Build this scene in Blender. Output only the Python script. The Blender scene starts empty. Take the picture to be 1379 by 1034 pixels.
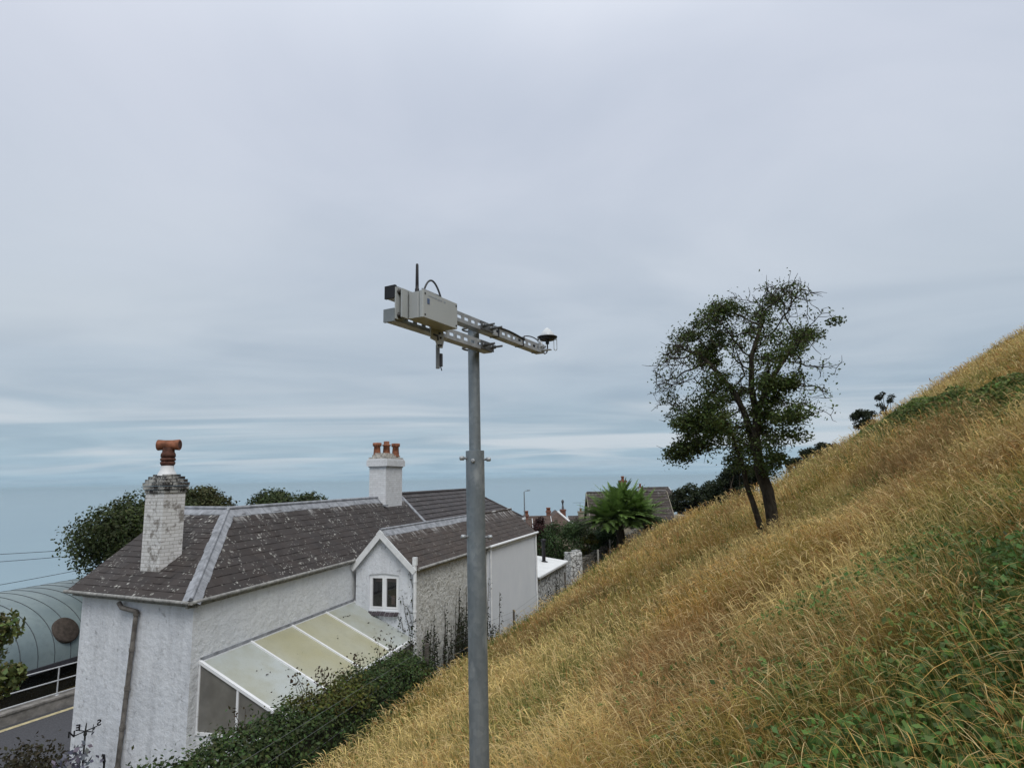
import bpy, math, random
import numpy as np
from mathutils import Vector, Matrix

random.seed(7)
rng = np.random.default_rng(11)
scene = bpy.context.scene
COL = scene.collection
PI = math.pi

# ------------------------------------------------------------------ camera model
F = 820.0                      # focal length in photo pixels (photo 1379 wide)
TH = math.atan(128 / 820.0)    # pitch up
RO = -0.020                    # roll


def rx(a):
    return np.array([[1, 0, 0], [0, math.cos(a), -math.sin(a)], [0, math.sin(a), math.cos(a)]])


def rz(a):
    return np.array([[math.cos(a), -math.sin(a), 0], [math.sin(a), math.cos(a), 0], [0, 0, 1]])


RC = rx(PI / 2 + TH) @ rz(RO)


def ray(px, py):
    return RC @ np.array([(px - 689.5) / F, (517 - py) / F, -1.0])


def at_y(px, py, y):           # a surveyed point: seen at (px, py), y metres ahead
    d = ray(px, py)
    return d * (y / d[1])


def at_z(px, py, z):           # same, at height z
    d = ray(px, py)
    return d * (z / d[2])


def at_pl(px, py, p0, n):      # same, on a plane
    d = ray(px, py)
    return d * (np.dot(p0, n) / np.dot(d, n))


def V3(*a):
    return np.array(a, float)


def unit(v):
    v = np.array(v, float)
    return v / np.linalg.norm(v)


UP = V3(0, 0, 1)

# ------------------------------------------------------------------ noise
def hash2(ix, iy, s=0):
    h = (ix * 374761393 + iy * 668265263 + s * 1442695041) & 0x7FFFFFFF
    h = ((h ^ (h >> 13)) * 1274126177) & 0x7FFFFFFF
    return ((h ^ (h >> 16)) & 0xFFFF) / 65535.0


def vnoise(x, y, s=0):
    x = np.asarray(x, float); y = np.asarray(y, float)
    ix = np.floor(x).astype(np.int64); iy = np.floor(y).astype(np.int64)
    fx = x - ix; fy = y - iy
    fx = fx * fx * (3 - 2 * fx); fy = fy * fy * (3 - 2 * fy)
    a = hash2(ix, iy, s); b = hash2(ix + 1, iy, s); c = hash2(ix, iy + 1, s); d = hash2(ix + 1, iy + 1, s)
    return (a * (1 - fx) + b * fx) * (1 - fy) + (c * (1 - fx) + d * fx) * fy


def fbm(x, y, s=0, o=3):
    t = 0; a = .5; n = 0
    for k in range(o):
        t = t + a * vnoise(np.asarray(x) * 2 ** k, np.asarray(y) * 2 ** k, s + k); n += a; a *= .5
    return t / n


# ------------------------------------------------------------------ terrain
CU, SU = math.cos(math.radians(17.5)), math.sin(math.radians(17.5))


def uv_of(x, y):
    return CU * x - SU * y, SU * x + CU * y


def xy_of(u, v):
    return CU * u + SU * v, -SU * u + CU * v


def ground_z(x, y):
    x = np.asarray(x, float); y = np.asarray(y, float)
    u, v = uv_of(x, y)
    zp = -1.65 + .52 * u
    v0 = np.interp(u, [-9, -4, -2, 0, 2, 6, 12, 20], [45, 40, 33, 27, 20, 23, 31, 42])
    zp = zp - .008 * np.clip(v - v0, 0, 45) ** 2 - .72 * np.clip(v - v0 - 45, 0, 1e9)
    zp = zp + (.16 * (fbm(x * .5, y * .5, 3) - .5) + .14 * (fbm(x * 1.4, y * 1.4, 4, 2) - .5)) * np.clip(np.hypot(x, y) / 2, 0, 1) + .25 * (fbm(x * .12, y * .12, 5) - .5) * np.clip(np.hypot(x, y) / 15, 0, 1)
    dip = np.clip((-5.6 - u) / 2.4, 0, 1) * np.clip((v - 17) / 7, 0, 1)
    zp = zp - .55 * dip * dip * (3 - 2 * dip)
    zp = np.minimum(zp, 26 + .1 * zp)
    r = np.hypot(x, y)
    lo = -7.5 - .2 * np.clip(r - 45, 0, 105) - .45 * np.clip(r - 150, 0, 1e9)
    lo = np.maximum(lo, -130)
    k = .35
    m = np.maximum(zp, lo)
    return m + k * np.log1p(np.exp(-np.abs(zp - lo) / k)) * .5


def gz(x, y):
    return float(ground_z(x, y))


# ------------------------------------------------------------------ object helpers
def tag(o, label=None, cat=None, group=None, kind=None):
    if label: o['label'] = label
    if cat: o['category'] = cat
    if group: o['group'] = group
    if kind: o['kind'] = kind
    return o


def thing(name, loc, label, cat, group=None):
    o = bpy.data.objects.new(name, None)
    o.location = [float(c) for c in loc]
    o.empty_display_size = .2
    COL.objects.link(o)
    return tag(o, label, cat, group)


def wloc(o):
    p = np.zeros(3)
    while o is not None:
        p += np.array(o.location); o = o.parent
    return p


class MB:
    """collects faces (world coordinates), builds ONE mesh object"""
    def __init__(s):
        s.v = []; s.f = []; s.uv = []; s.sm = []; s.mi = []; s.c = []

    def add(s, verts, faces, uvs=None, smooth=False, mi=0, col=1.0):
        b = len(s.v)
        s.v += [tuple(float(c) for c in p) for p in verts]
        for i, f in enumerate(faces):
            s.f.append([b + k for k in f])
            if uvs is None:
                s.uv.append(None)
            else:
                s.uv.append(uvs[i])
            s.sm.append(smooth); s.mi.append(mi); s.c.append(col)

    def quad(s, a, b, c, d, uv=None, smooth=False, mi=0, col=1.0):
        if uv is None:
            a_, b_, d_ = np.array(a), np.array(b), np.array(d)
            w = np.linalg.norm(b_ - a_); h = np.linalg.norm(d_ - a_)
            uv = [(0, 0), (w, 0), (w, h), (0, h)]
        s.add([a, b, c, d], [(0, 1, 2, 3)], [uv], smooth, mi, col)

    def poly(s, pts, ex=None, mi=0, origin=None):
        """planar polygon with metre uvs along ex and its in-plane normal"""
        P = np.array(pts, float)
        n = np.zeros(3)
        for i in range(len(P)):
            n += np.cross(P[i], P[(i + 1) % len(P)])
        n = unit(n)
        ex = unit(P[1] - P[0]) if ex is None else unit(ex)
        ey = np.cross(n, ex)
        o = P[0] if origin is None else np.array(origin, float)
        s.add(P, [tuple(range(len(P)))], [[((p - o) @ ex, (p - o) @ ey) for p in P]], False, mi)

    def box(s, c, ax, ay, az, mi=0):
        """box: centre and three half vectors"""
        c = np.array(c, float); ax = np.array(ax, float); ay = np.array(ay, float); az = np.array(az, float)
        def q(o, a, b, u0):
            la, lb = 2 * np.linalg.norm(a), 2 * np.linalg.norm(b)
            s.add([o - a - b, o + a - b, o + a + b, o - a + b], [(0, 1, 2, 3)],
                  [[(u0, 0), (u0 + la, 0), (u0 + la, lb), (u0, lb)]], False, mi)
        q(c + az, ax, ay, 0); q(c - az, -ax, ay, 0)
        q(c - ay, ax, az, 0); q(c + ax, ay, az, 2 * np.linalg.norm(ax))
        q(c + ay, -ax, az, .07); q(c - ax, -ay, az, .13)

    def prism(s, ring, z0, z1, mi=0):
        """vertical prism of a plan ring (counter-clockwise from above); z1 may be a list"""
        n = len(ring); per = 0
        z1 = [z1] * n if np.isscalar(z1) else z1
        z0 = [z0] * n if np.isscalar(z0) else z0
        for i in range(n):
            j = (i + 1) % n
            a, b = ring[i], ring[j]
            w = math.hypot(b[0] - a[0], b[1] - a[1])
            s.add([(a[0], a[1], z0[i]), (b[0], b[1], z0[j]), (b[0], b[1], z1[j]), (a[0], a[1], z1[i])], [(0, 1, 2, 3)],
                  [[(per, 0), (per + w, 0), (per + w, z1[j] - z0[j]), (per, z1[i] - z0[i])]], False, mi)
            per += w
        s.poly([(p[0], p[1], z1[i]) for i, p in enumerate(ring)], mi=mi)
        s.poly([(p[0], p[1], z0[i]) for i, p in list(enumerate(ring))[::-1]], mi=mi)

    def tube(s, pts, rad, n=8, cap=True, smooth=True, mi=0):
        P = np.array(pts, float); m = len(P)
        rad = [rad] * m if np.isscalar(rad) else rad
        T = np.zeros_like(P)
        T[1:-1] = P[2:] - P[:-2]; T[0] = P[1] - P[0]; T[-1] = P[-1] - P[-2]
        T /= np.maximum(np.linalg.norm(T, axis=1), 1e-9)[:, None]
        a = np.cross(T[0], UP)
        if np.linalg.norm(a) < .1: a = np.cross(T[0], V3(1, 0, 0))
        a = unit(a)
        vs = []
        for i in range(m):
            a = a - T[i] * (a @ T[i]); a = unit(a); b = np.cross(T[i], a)
            for k in range(n):
                t = 2 * PI * k / n
                vs.append(P[i] + (a * math.cos(t) + b * math.sin(t)) * rad[i])
        fs = []; uv = []; L = 0
        for i in range(m - 1):
            l = np.linalg.norm(P[i + 1] - P[i])
            for k in range(n):
                k2 = (k + 1) % n
                fs.append((i * n + k, i * n + k2, (i + 1) * n + k2, (i + 1) * n + k))
                w = 2 * PI * rad[i] / n
                uv.append([(k * w, L), ((k + 1) * w, L), ((k + 1) * w, L + l), (k * w, L + l)])
            L += l
        s.add(vs, fs, uv, smooth, mi)
        if cap:
            s.add(vs[:n], [tuple(range(n))[::-1]], None, False, mi)
            s.add(vs[-n:], [tuple(range(n))], None, False, mi)

    def lathe(s, base, prof, n=16, axis=UP, smooth=True, mi=0):
        ax = unit(axis)
        base = np.array(base, float)
        s.tube([base + ax * h for h, r in prof], [max(r, 1e-4) for h, r in prof], n, True, smooth, mi)

    def bar(s, a, b, w, h, up=UP, mi=0):
        a = np.array(a, float); b = np.array(b, float); d = unit(b - a)
        x = np.cross(d, up); x = unit(x); z = np.cross(x, d)
        s.box((a + b) / 2, (b - a) / 2, x * w / 2, z * h / 2, mi)

    def build(s, name, mats, parent=None, label=None, cat=None, group=None, kind=None):
        me = bpy.data.meshes.new(name)
        off = wloc(parent) if parent is not None else np.zeros(3)
        org = np.zeros(3)
        me.from_pydata([tuple(np.array(p) - off) for p in s.v], [], s.f)
        ul = me.uv_layers.new(name='UVMap')
        k = 0
        buf = []
        for f, u in zip(s.f, s.uv):
            if u is None: u = [(0, 0)] * len(f)
            for q in u: buf += [float(q[0]), float(q[1])]
        ul.data.foreach_set('uv', buf)
        me.polygons.foreach_set('use_smooth', s.sm)
        me.polygons.foreach_set('material_index', s.mi)
        at = me.attributes.new('tone', 'FLOAT', 'FACE')
        at.data.foreach_set('value', [float(c) for c in s.c])
        for m in (mats if isinstance(mats, (list, tuple)) else [mats]): me.materials.append(m)
        o = bpy.data.objects.new(name, me)
        COL.objects.link(o)
        if parent is not None: o.parent = parent
        return tag(o, label, cat, group, kind)


def np_mesh(name, verts, quads, mat, cols=None, parent=None, smooth=False):
    me = bpy.data.meshes.new(name)
    verts = np.asarray(verts, np.float32); quads = np.asarray(quads, np.int32)
    if parent is not None: verts = verts - wloc(parent).astype(np.float32)
    k = quads.shape[1]
    me.vertices.add(len(verts)); me.loops.add(quads.size); me.polygons.add(len(quads))
    me.vertices.foreach_set('co', verts.ravel())
    me.loops.foreach_set('vertex_index', quads.ravel())
    me.polygons.foreach_set('loop_start', np.arange(0, quads.size, k, dtype=np.int32))
    me.polygons.foreach_set('loop_total', np.full(len(quads), k, np.int32))
    if smooth: me.polygons.foreach_set('use_smooth', np.ones(len(quads), bool))
    if cols is not None:
        at = me.attributes.new('Col', 'FLOAT_COLOR', 'POINT')
        c = np.ones((len(verts), 4), np.float32); c[:, :3] = cols
        at.data.foreach_set('color', c.ravel())
    me.update(calc_edges=True)
    me.materials.append(mat)
    o = bpy.data.objects.new(name, me)
    COL.objects.link(o)
    if parent is not None: o.parent = parent
    return o


# ------------------------------------------------------------------ materials
class NT:
    def __init__(s, name):
        s.m = bpy.data.materials.new(name); s.m.use_nodes = True
        s.t = s.m.node_tree; s.b = s.t.nodes['Principled BSDF']; s.out = s.t.nodes['Material Output']

    def n(s, typ, **kw):
        nd = s.t.nodes.new(typ)
        for k, v in kw.items():
            if k.startswith('i_'):
                nd.inputs[k[2:].replace('_', ' ')].default_value = v
            else:
                setattr(nd, k, v)
        return nd

    def l(s, a, b): s.t.links.new(a, b)

    def coord(s, kind='Object', scale=(1, 1, 1)):
        c = s.n('ShaderNodeTexCoord'); mp = s.n('ShaderNodeMapping')
        mp.inputs['Scale'].default_value = scale
        s.l(c.outputs[kind], mp.inputs['Vector'])
        return mp.outputs[0]

    def noise(s, co, scale, detail=4, rough=.6, lo=.35, hi=.65, dist=0):
        nd = s.n('ShaderNodeTexNoise'); nd.inputs['Scale'].default_value = scale
        nd.inputs['Detail'].default_value = detail; nd.inputs['Roughness'].default_value = rough
        nd.inputs['Distortion'].default_value = dist
        s.l(co, nd.inputs['Vector'])
        r = s.n('ShaderNodeMapRange'); r.inputs[1].default_value = lo; r.inputs[2].default_value = hi
        s.l(nd.outputs['Fac'], r.inputs[0])
        return r.outputs[0]

    def vor(s, co, scale, lo, hi, feature='F1', rnd=1.0):
        nd = s.n('ShaderNodeTexVoronoi'); nd.feature = feature
        nd.inputs['Scale'].default_value = scale; nd.inputs['Randomness'].default_value = rnd
        s.l(co, nd.inputs['Vector'])
        r = s.n('ShaderNodeMapRange'); r.inputs[1].default_value = lo; r.inputs[2].default_value = hi
        s.l(nd.outputs['Distance'], r.inputs[0])
        return r.outputs[0]

    def mul(s, a, b, op='MULTIPLY'):
        m = s.n('ShaderNodeMath'); m.operation = op; m.use_clamp = True
        for i, q in enumerate((a, b)):
            if isinstance(q, (int, float)): m.inputs[i].default_value = q
            else: s.l(q, m.inputs[i])
        return m.outputs[0]

    def mix(s, f, a, b, bt='MIX'):
        m = s.n('ShaderNodeMix'); m.data_type = 'RGBA'; m.blend_type = bt
        for sock, q in ((m.inputs[0], f), (m.inputs[6], a), (m.inputs[7], b)):
            if isinstance(q, (int, float)): sock.default_value = q
            elif isinstance(q, tuple): sock.default_value = (*q, 1)
            else: s.l(q, sock)
        return m.outputs[2]

    def base(s, c):
        if isinstance(c, tuple): s.b.inputs['Base Color'].default_value = (*c, 1)
        else: s.l(c, s.b.inputs['Base Color'])

    def bump(s, h, strength=.5, dist=.02, prev=None):
        b = s.n('ShaderNodeBump'); b.inputs['Strength'].default_value = strength; b.inputs['Distance'].default_value = dist
        s.l(h, b.inputs['Height'])
        if prev is not None: s.l(prev, b.inputs['Normal'])
        s.l(b.outputs[0], s.b.inputs['Normal'])
        return b.outputs[0]

    def set(s, rough=.8, metal=0, spec=.3):
        s.b.inputs['Roughness'].default_value = rough; s.b.inputs['Metallic'].default_value = metal
        s.b.inputs['Specular IOR Level'].default_value = spec
        return s.m


def simple(name, c, rough=.7, metal=0, var=.25, scale=8, bump=0, spec=.3):
    q = NT(name); co = q.coord()
    f = q.noise(co, scale, 4)
    q.base(q.mix(f, tuple(x * (1 - var) for x in c), tuple(min(1, x * (1 + var)) for x in c)))
    if bump: q.bump(q.noise(co, scale * 4, 4, lo=0, hi=1), bump, .01)
    return q.set(rough, metal, spec)


def render_mat(name, c, dirt, bump_s, bump_d, lump=11, dirt_amt=.5, patch=None, sk=.6):
    """painted, lumpy render"""
    q = NT(name); co = q.coord()
    f = q.noise(co, 1.1, 5, lo=.3, hi=.75)
    streak = q.noise(q.coord(scale=(3, 3, .35)), 1.6, 5, lo=.45, hi=.8)
    spots = q.noise(co, lump * .9, 4, .65, lo=.60, hi=.72)
    col = q.mix(q.mul(f, .5), c, tuple(x * y for x, y in zip(c, (.80, .82, .86))))
    col = q.mix(q.mul(streak, dirt_amt * sk), col, dirt)
    if patch:
        pf = q.noise(co, 5, 6, .7, lo=.50, hi=.60)
        col = q.mix(q.mul(pf, .5), col, patch)
    col = q.mix(q.mul(spots, dirt_amt), col, dirt)
    q.base(col)
    h = q.noise(co, lump, 5, .6, lo=0, hi=1)
    h2 = q.noise(co, lump * 4, 3, .6, lo=0, hi=1)
    b = q.bump(h, bump_s, bump_d)
    q.bump(h2, bump_s * .25, bump_d * .2, b)
    return q.set(.85, 0, .2)


def roof_mat(name, c, lichen=.5, streaks=.5):
    """slates: tone per slate comes from the mesh, lichen and lead wash as stains"""
    q = NT(name)
    uv = q.coord('UV')
    at = q.n('ShaderNodeAttribute'); at.attribute_name = 'tone'
    col = q.mix(at.outputs['Fac'], tuple(x * .78 for x in c), tuple(x * 1.18 for x in c))
    f = q.noise(q.coord(), 2.2, 5, lo=.3, hi=.7)
    col = q.mix(q.mul(f, .45), col, (c[0] * 1.25, c[1] * 1.02, c[2] * .85))
    if lichen:
        sp = q.vor(uv, 5.2, .26, .18)
        am = q.noise(uv, .8, 3, lo=.46, hi=.58)
        am2 = q.noise(uv, 9, 3, lo=.40, hi=.6)
        f2 = q.mul(q.mul(sp, am), am2)
        col = q.mix(q.mul(f2, lichen), col, (.62, .62, .58))
        sp2 = q.vor(uv, 11.0, .27, .17)
        f3 = q.mul(sp2, q.noise(uv, 1.6, 3, lo=.44, hi=.58))
        col = q.mix(q.mul(f3, lichen * .8), col, (.5, .5, .47))
    if streaks:
        suv = q.coord('UV', (1, .10, 1))
        st = q.noise(suv, 6.5, 3, .6, lo=.53, hi=.60)
        sep = q.n('ShaderNodeSeparateXYZ'); q.l(uv, sep.inputs[0])
        near = q.n('ShaderNodeMapRange'); near.inputs[1].default_value = -.55; near.inputs[2].default_value = -.1
        q.l(sep.outputs['Y'], near.inputs[0])
        col = q.mix(q.mul(q.mul(st, near.outputs[0]), streaks), col, (.52, .52, .52))
    q.base(col)
    q.bump(q.noise(q.coord(), 30, 4, lo=0, hi=1), .35, .01)
    return q.set(.75, 0, .3)


def brick_mat(name, c, mortar, dirt, peel=.5, lo=.52):
    q = NT(name); uv = q.coord('UV')
    b = q.n('ShaderNodeTexBrick')
    b.inputs['Scale'].default_value = 1
    b.inputs['Brick Width'].default_value = .235; b.inputs['Row Height'].default_value = .085
    b.inputs['Mortar Size'].default_value = .008; b.inputs['Mortar Smooth'].default_value = .3
    b.inputs['Color1'].default_value = (*c, 1); b.inputs['Color2'].default_value = (*[x * .86 for x in c], 1)
    b.inputs['Mortar'].default_value = (*mortar, 1)
    q.l(uv, b.inputs['Vector'])
    f = q.mul(q.noise(q.coord(), 3.5, 6, .75, lo=lo, hi=lo + .1), peel)
    col = q.mix(f, b.outputs['Color'], dirt)
    q.base(col)
    q.bump(b.outputs['Fac'], -.8, .012)
    return q.set(.85, 0, .2)


def leaf_mat(name, trans=.25):
    q = NT(name)
    at = q.n('ShaderNodeAttribute'); at.attribute_name = 'Col'
    q.l(at.outputs['Color'], q.b.inputs['Base Color'])
    q.set(.6, 0, .25)
    tr = q.n('ShaderNodeBsdfTranslucent'); q.l(at.outputs['Color'], tr.inputs['Color'])
    mx = q.n('ShaderNodeMixShader'); mx.inputs[0].default_value = trans
    q.l(q.b.outputs[0], mx.inputs[1]); q.l(tr.outputs[0], mx.inputs[2]); q.l(mx.outputs[0], q.out.inputs[0])
    return q.m


M = {}
M['wall'] = render_mat('rough_white_render', (.74, .77, .82), (.17, .17, .18), .45, .07, 6, .55)
M['wall_side'] = render_mat('white_render', (.74, .765, .79), (.36, .37, .38), .85, .05, 6, .42)
M['wall_flaky'] = render_mat('flaking_white_stone', (.68, .68, .65), (.10, .10, .085), 1.0, .08, 8, .75, (.27, .26, .22), .15)
M['wall_smooth'] = render_mat('smooth_white_render', (.72, .75, .79), (.55, .57, .58), .15, .01, 14, .18)
M['roof_old'] = roof_mat('old_slates', (.047, .042, .042), .68, .9)
M['roof_new'] = roof_mat('grey_slates', (.058, .055, .060), .25, .1)
M['roof_wing'] = roof_mat('wing_slates', (.062, .053, .050), .25, .95)
M['lead'] = simple('lead_flashing', (.27, .285, .315), .6, 0, .3, 5, .2)
M['white'] = simple('white_paint', (.74, .76, .78), .5, 0, .08, 6)
M['upvc'] = simple('white_plastic', (.80, .82, .85), .35, 0, .03, 6)
M['gutter'] = simple('weathered_gutter', (.27, .27, .26), .6, 0, .35, 9)
M['pipe'] = simple('brown_grey_pipe', (.15, .14, .13), .6, 0, .4, 6, .2)
M['brick'] = brick_mat('painted_brick', (.74, .74, .74), (.42, .41, .39), (.16, .14, .12), .8)
M['brick2'] = brick_mat('white_painted_brick', (.74, .76, .79), (.58, .60, .62), (.35, .34, .32), .25)
M['brickdark'] = brick_mat('sooty_brick', (.46, .46, .44), (.10, .09, .08), (.028, .025, .024), .95, .44)
M['terra'] = simple('terracotta', (.26, .105, .06), .75, 0, .45, 7, .3)
M['soot'] = simple('sooty_terracotta', (.10, .045, .032), .85, 0, .4, 9, .3)
M['mortar'] = simple('mortar_flaunching', (.42, .40, .37), .9, 0, .5, 9, .6)
M['dark'] = simple('dark_void', (.012, .011, .011), .9, 0, .2, 4)
M['curtain'] = simple('dusty_pink_curtain', (.24, .15, .14), .9, 0, .2, 30)
M['stone'] = None
M['terrace'] = simple('concrete', (.22, .21, .20), .9, 0, .3, 3, .4)
M['asphalt'] = simple('asphalt', (.075, .077, .088), .9, 0, .2, 20, .4)
M['yellow'] = simple('worn_yellow_paint', (.50, .44, .27), .8, 0, .25, 10)
M['black'] = simple('black_plastic', (.014, .014, .017), .45, 0, .2, 10)
M['rubber'] = simple('grey_cable', (.07, .075, .085), .5, 0, .15, 10)
M['wood'] = simple('weathered_post', (.10, .09, .08), .9, 0, .4, 12, .4)
M['palepost'] = simple('pale_post', (.34, .33, .30), .9, 0, .3, 12, .4)
M['wire'] = simple('fence_wire', (.18, .19, .19), .5, .5, .2, 10)
M['railing'] = simple('pale_railing', (.55, .57, .60), .4, .3, .1, 10)


def galv_mat():
    q = NT('galvanised_steel'); co = q.coord()
    v = q.n('ShaderNodeTexVoronoi'); v.inputs['Scale'].default_value = 55; q.l(co, v.inputs['Vector'])
    f = q.noise(q.coord(scale=(1, 1, .25)), 9, 5, .65, lo=.35, hi=.68)
    c1 = q.mix(v.outputs['Color'], (.25, .285, .31), (.35, .385, .41))
    c2 = q.mix(q.mul(f, .8), c1, (.14, .165, .185))
    wh = q.mul(q.noise(q.coord(scale=(1, 1, .5)), 11, 4, .6, lo=.56, hi=.68), .6)
    q.base(q.mix(wh, c2, (.46, .49, .51)))
    q.bump(q.noise(co, 60, 3, lo=0, hi=1), .08, .003)
    return q.set(.50, .45, .4)


M['galv'] = galv_mat()
M['alu'] = simple('dull_rail_steel', (.40, .42, .44), .45, .4, .15, 30)
M['box'] = simple('pale_grey_enclosure', (.41, .43, .43), .5, 0, .05, 8)
M['boxlid'] = simple('enclosure_lid', (.43, .455, .455), .45, 0, .04, 8)
M['logo'] = simple('blue_mark', (.10, .15, .26), .5, 0, .1, 30)
M['mark'] = simple('faint_print', (.28, .32, .38), .5, 0, .1, 30)
M['dome'] = simple('white_dome', (.62, .65, .68), .35, 0, .05, 20)


def poly_mat(name, c0, c1):
    q = NT(name); co = q.coord()
    y = q.noise(co, .8, 4, .5, lo=.32, hi=.68)
    c = q.mix(y, c0, c1)
    d = q.noise(co, 3.0, 5, .6, lo=.45, hi=.8)
    c = q.mix(q.mul(d, .5), c, (.34, .34, .24))
    st = q.noise(q.coord(scale=(1, 1, 1)), 40, 2, lo=.62, hi=.70)
    c = q.mix(q.mul(st, .35), c, (.12, .12, .08))
    q.base(c)
    q.b.inputs['Transmission Weight'].default_value = .15
    return q.set(.38, 0, .5)


M['poly'] = poly_mat('pale_sheet', (.50, .55, .55), (.43, .445, .37)); M['polyy'] = poly_mat('yellowed_sheet', (.47, .47, .36), (.42, .40, .24))


def pane_mat(name, c, rough=.08, tr=.0):
    q = NT(name); q.base(q.mix(q.noise(q.coord(), 2, 3), tuple(x * .7 for x in c), c))
    return q.set(rough, 0, .6)


M['pane'] = pane_mat('dark_window_glass', (.02, .022, .022))
M['dirtypane'] = pane_mat('dusty_glazing', (.20, .195, .18), .3)


def copper_mat():
    q = NT('grey_green_metal_roof'); co = q.coord()
    f = q.noise(co, .7, 5, .6, lo=.3, hi=.7)
    c = q.mix(f, (.17, .225, .245), (.25, .31, .32))
    c = q.mix(q.mul(q.noise(co, 5, 4, lo=.5, hi=.8), .4), c, (.10, .13, .15))
    q.base(c)
    return q.set(.55, .1, .4)


M['metalroof'] = copper_mat()


def stone_mat():
    q = NT('rubble_stone'); co = q.coord()
    v = q.n('ShaderNodeTexVoronoi'); v.inputs['Scale'].default_value = 4.5; q.l(co, v.inputs['Vector'])
    e = q.vor(co, 4.5, .0, .12, 'DISTANCE_TO_EDGE')
    col = q.mix(v.outputs['Color'], (.14, .125, .10), (.33, .31, .27))
    col = q.mix(q.mul(q.noise(co, 7, 4, lo=.5, hi=.6), .6), col, (.07, .075, .05))
    col = q.mix(e, (.05, .045, .04), col)
    q.base(col); q.bump(e, .8, .06)
    return q.set(.9, 0, .2)


M['stone'] = stone_mat()


def whitestone_mat():
    q = NT('whitewashed_stone'); co = q.coord()
    e = q.vor(co, 4.0, .0, .10, 'DISTANCE_TO_EDGE')
    w = q.noise(co, 6, 5, .7, lo=.30, hi=.44)
    col = q.mix(w, (.20, .19, .17), (.62, .63, .63))
    col = q.mix(e, (.09, .085, .08), col)
    q.base(col); q.bump(e, .8, .05)
    return q.set(.9, 0, .2)


M['whitestone'] = whitestone_mat()


def bark_mat():
    q = NT('bark'); co = q.coord(scale=(1, 1, .3))
    f = q.noise(co, 14, 6, .7, lo=.3, hi=.7)
    q.base(q.mix(f, (.022, .018, .014), (.085, .072, .055)))
    q.bump(f, .8, .03)
    return q.set(.95, 0, .1)


M['bark'] = bark_mat()
M['leaf'] = leaf_mat('leaves')
M['grass'] = leaf_mat('grass_blades', .38)


def soil_mat():
    q = NT('hillside_soil'); co = q.coord()
    f = q.noise(co, .35, 5, .6, lo=.35, hi=.65)
    g = q.noise(co, 3.5, 5, .7, lo=.35, hi=.65)
    c = q.mix(f, (.10, .075, .032), (.06, .07, .022))
    c = q.mix(g, c, (.13, .095, .045))
    q.base(c); q.bump(q.noise(co, 12, 5, lo=0, hi=1), .8, .08)
    return q.set(1, 0, .05)


M['soil'] = soil_mat()


def sea_mat():
    q = NT('sea_water'); co = q.coord()
    f = q.noise(q.coord(scale=(.0012, .004, 1)), 1, 5, .6, lo=.3, hi=.7)
    q.base(q.mix(f, (.18, .28, .345), (.21, .315, .375)))
    h = q.noise(q.coord(scale=(.05, .12, 1)), 1, 6, .65, lo=0, hi=1)
    q.bump(h, .5, 1.2)
    q.b.inputs['IOR'].default_value = 1.33
    return q.set(.28, 0, .5)


M['sea'] = sea_mat()


def clear_glass():
    q = NT('clear_pane'); t = q.n('ShaderNodeBsdfTransparent'); t.inputs[0].default_value = (.55, .57, .56, 1)
    g = q.n('ShaderNodeBsdfGlossy'); g.inputs['Roughness'].default_value = .03; g.inputs[0].default_value = (.8, .8, .8, 1)
    m = q.n('ShaderNodeMixShader'); m.inputs[0].default_value = .10
    q.l(t.outputs[0], m.inputs[1]); q.l(g.outputs[0], m.inputs[2]); q.l(m.outputs[0], q.out.inputs[0])
    return q.m


M['glass'] = clear_glass()

# ================================================================== SETTING
def build_ground():
    az = np.concatenate([np.radians(np.arange(-75, 75, .4)), np.radians(np.arange(75, 285, 3))])
    r = np.concatenate([[.0], np.geomspace(.3, 60, 170), np.geomspace(62, 1500, 60)])
    A, R = np.meshgrid(az, r)
    X = R * np.sin(A); Y = R * np.cos(A); Z = ground_z(X, Y)
    nv = np.stack([X.ravel(), Y.ravel(), Z.ravel()], 1)
    n = len(az); m = len(r)
    i, j = np.meshgrid(np.arange(m - 1), np.arange(n), indexing='ij')
    j2 = (j + 1) % n
    q = np.stack([i * n + j, i * n + j2, (i + 1) * n + j2, (i + 1) * n + j], -1).reshape(-1, 4)[:, ::-1]
    o = np_mesh('ground', nv, q, M['soil'], smooth=True)
    tag(o, 'steep hillside falling from the meadow to the terrace and the sea', 'ground', kind='structure')


build_ground()


def build_sea():
    mb = MB()
    R = [60, 300, 1000, 4000, 15000, 60000, 150000]; n = 64
    vs = []; fs = []
    for r in R:
        for k in range(n):
            vs.append((r * math.sin(2 * PI * k / n), r * math.cos(2 * PI * k / n), -100))
    for i in range(len(R) - 1):
        for k in range(n):
            k2 = (k + 1) % n
            fs.append((i * n + k, (i + 1) * n + k, (i + 1) * n + k2, i * n + k2)[::-1])
    mb.add(vs, fs)
    mb.build('sea', M['sea'], label='calm blue grey sea reaching the hazy horizon', cat='sea', kind='structure')


build_sea()

# road below the house, on the left
RP0, RP1 = at_z(5, 960, -7.1), at_z(93, 933, -7.1)        # foot of the railing
RD = unit((RP1 - RP0) * V3(1, 1, 0)); RN = V3(RD[1], -RD[0], 0)   # RN points to us / right


def rp(s, o, z): return RP0 + RD * s + RN * o + UP * (z - RP0[2])


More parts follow.
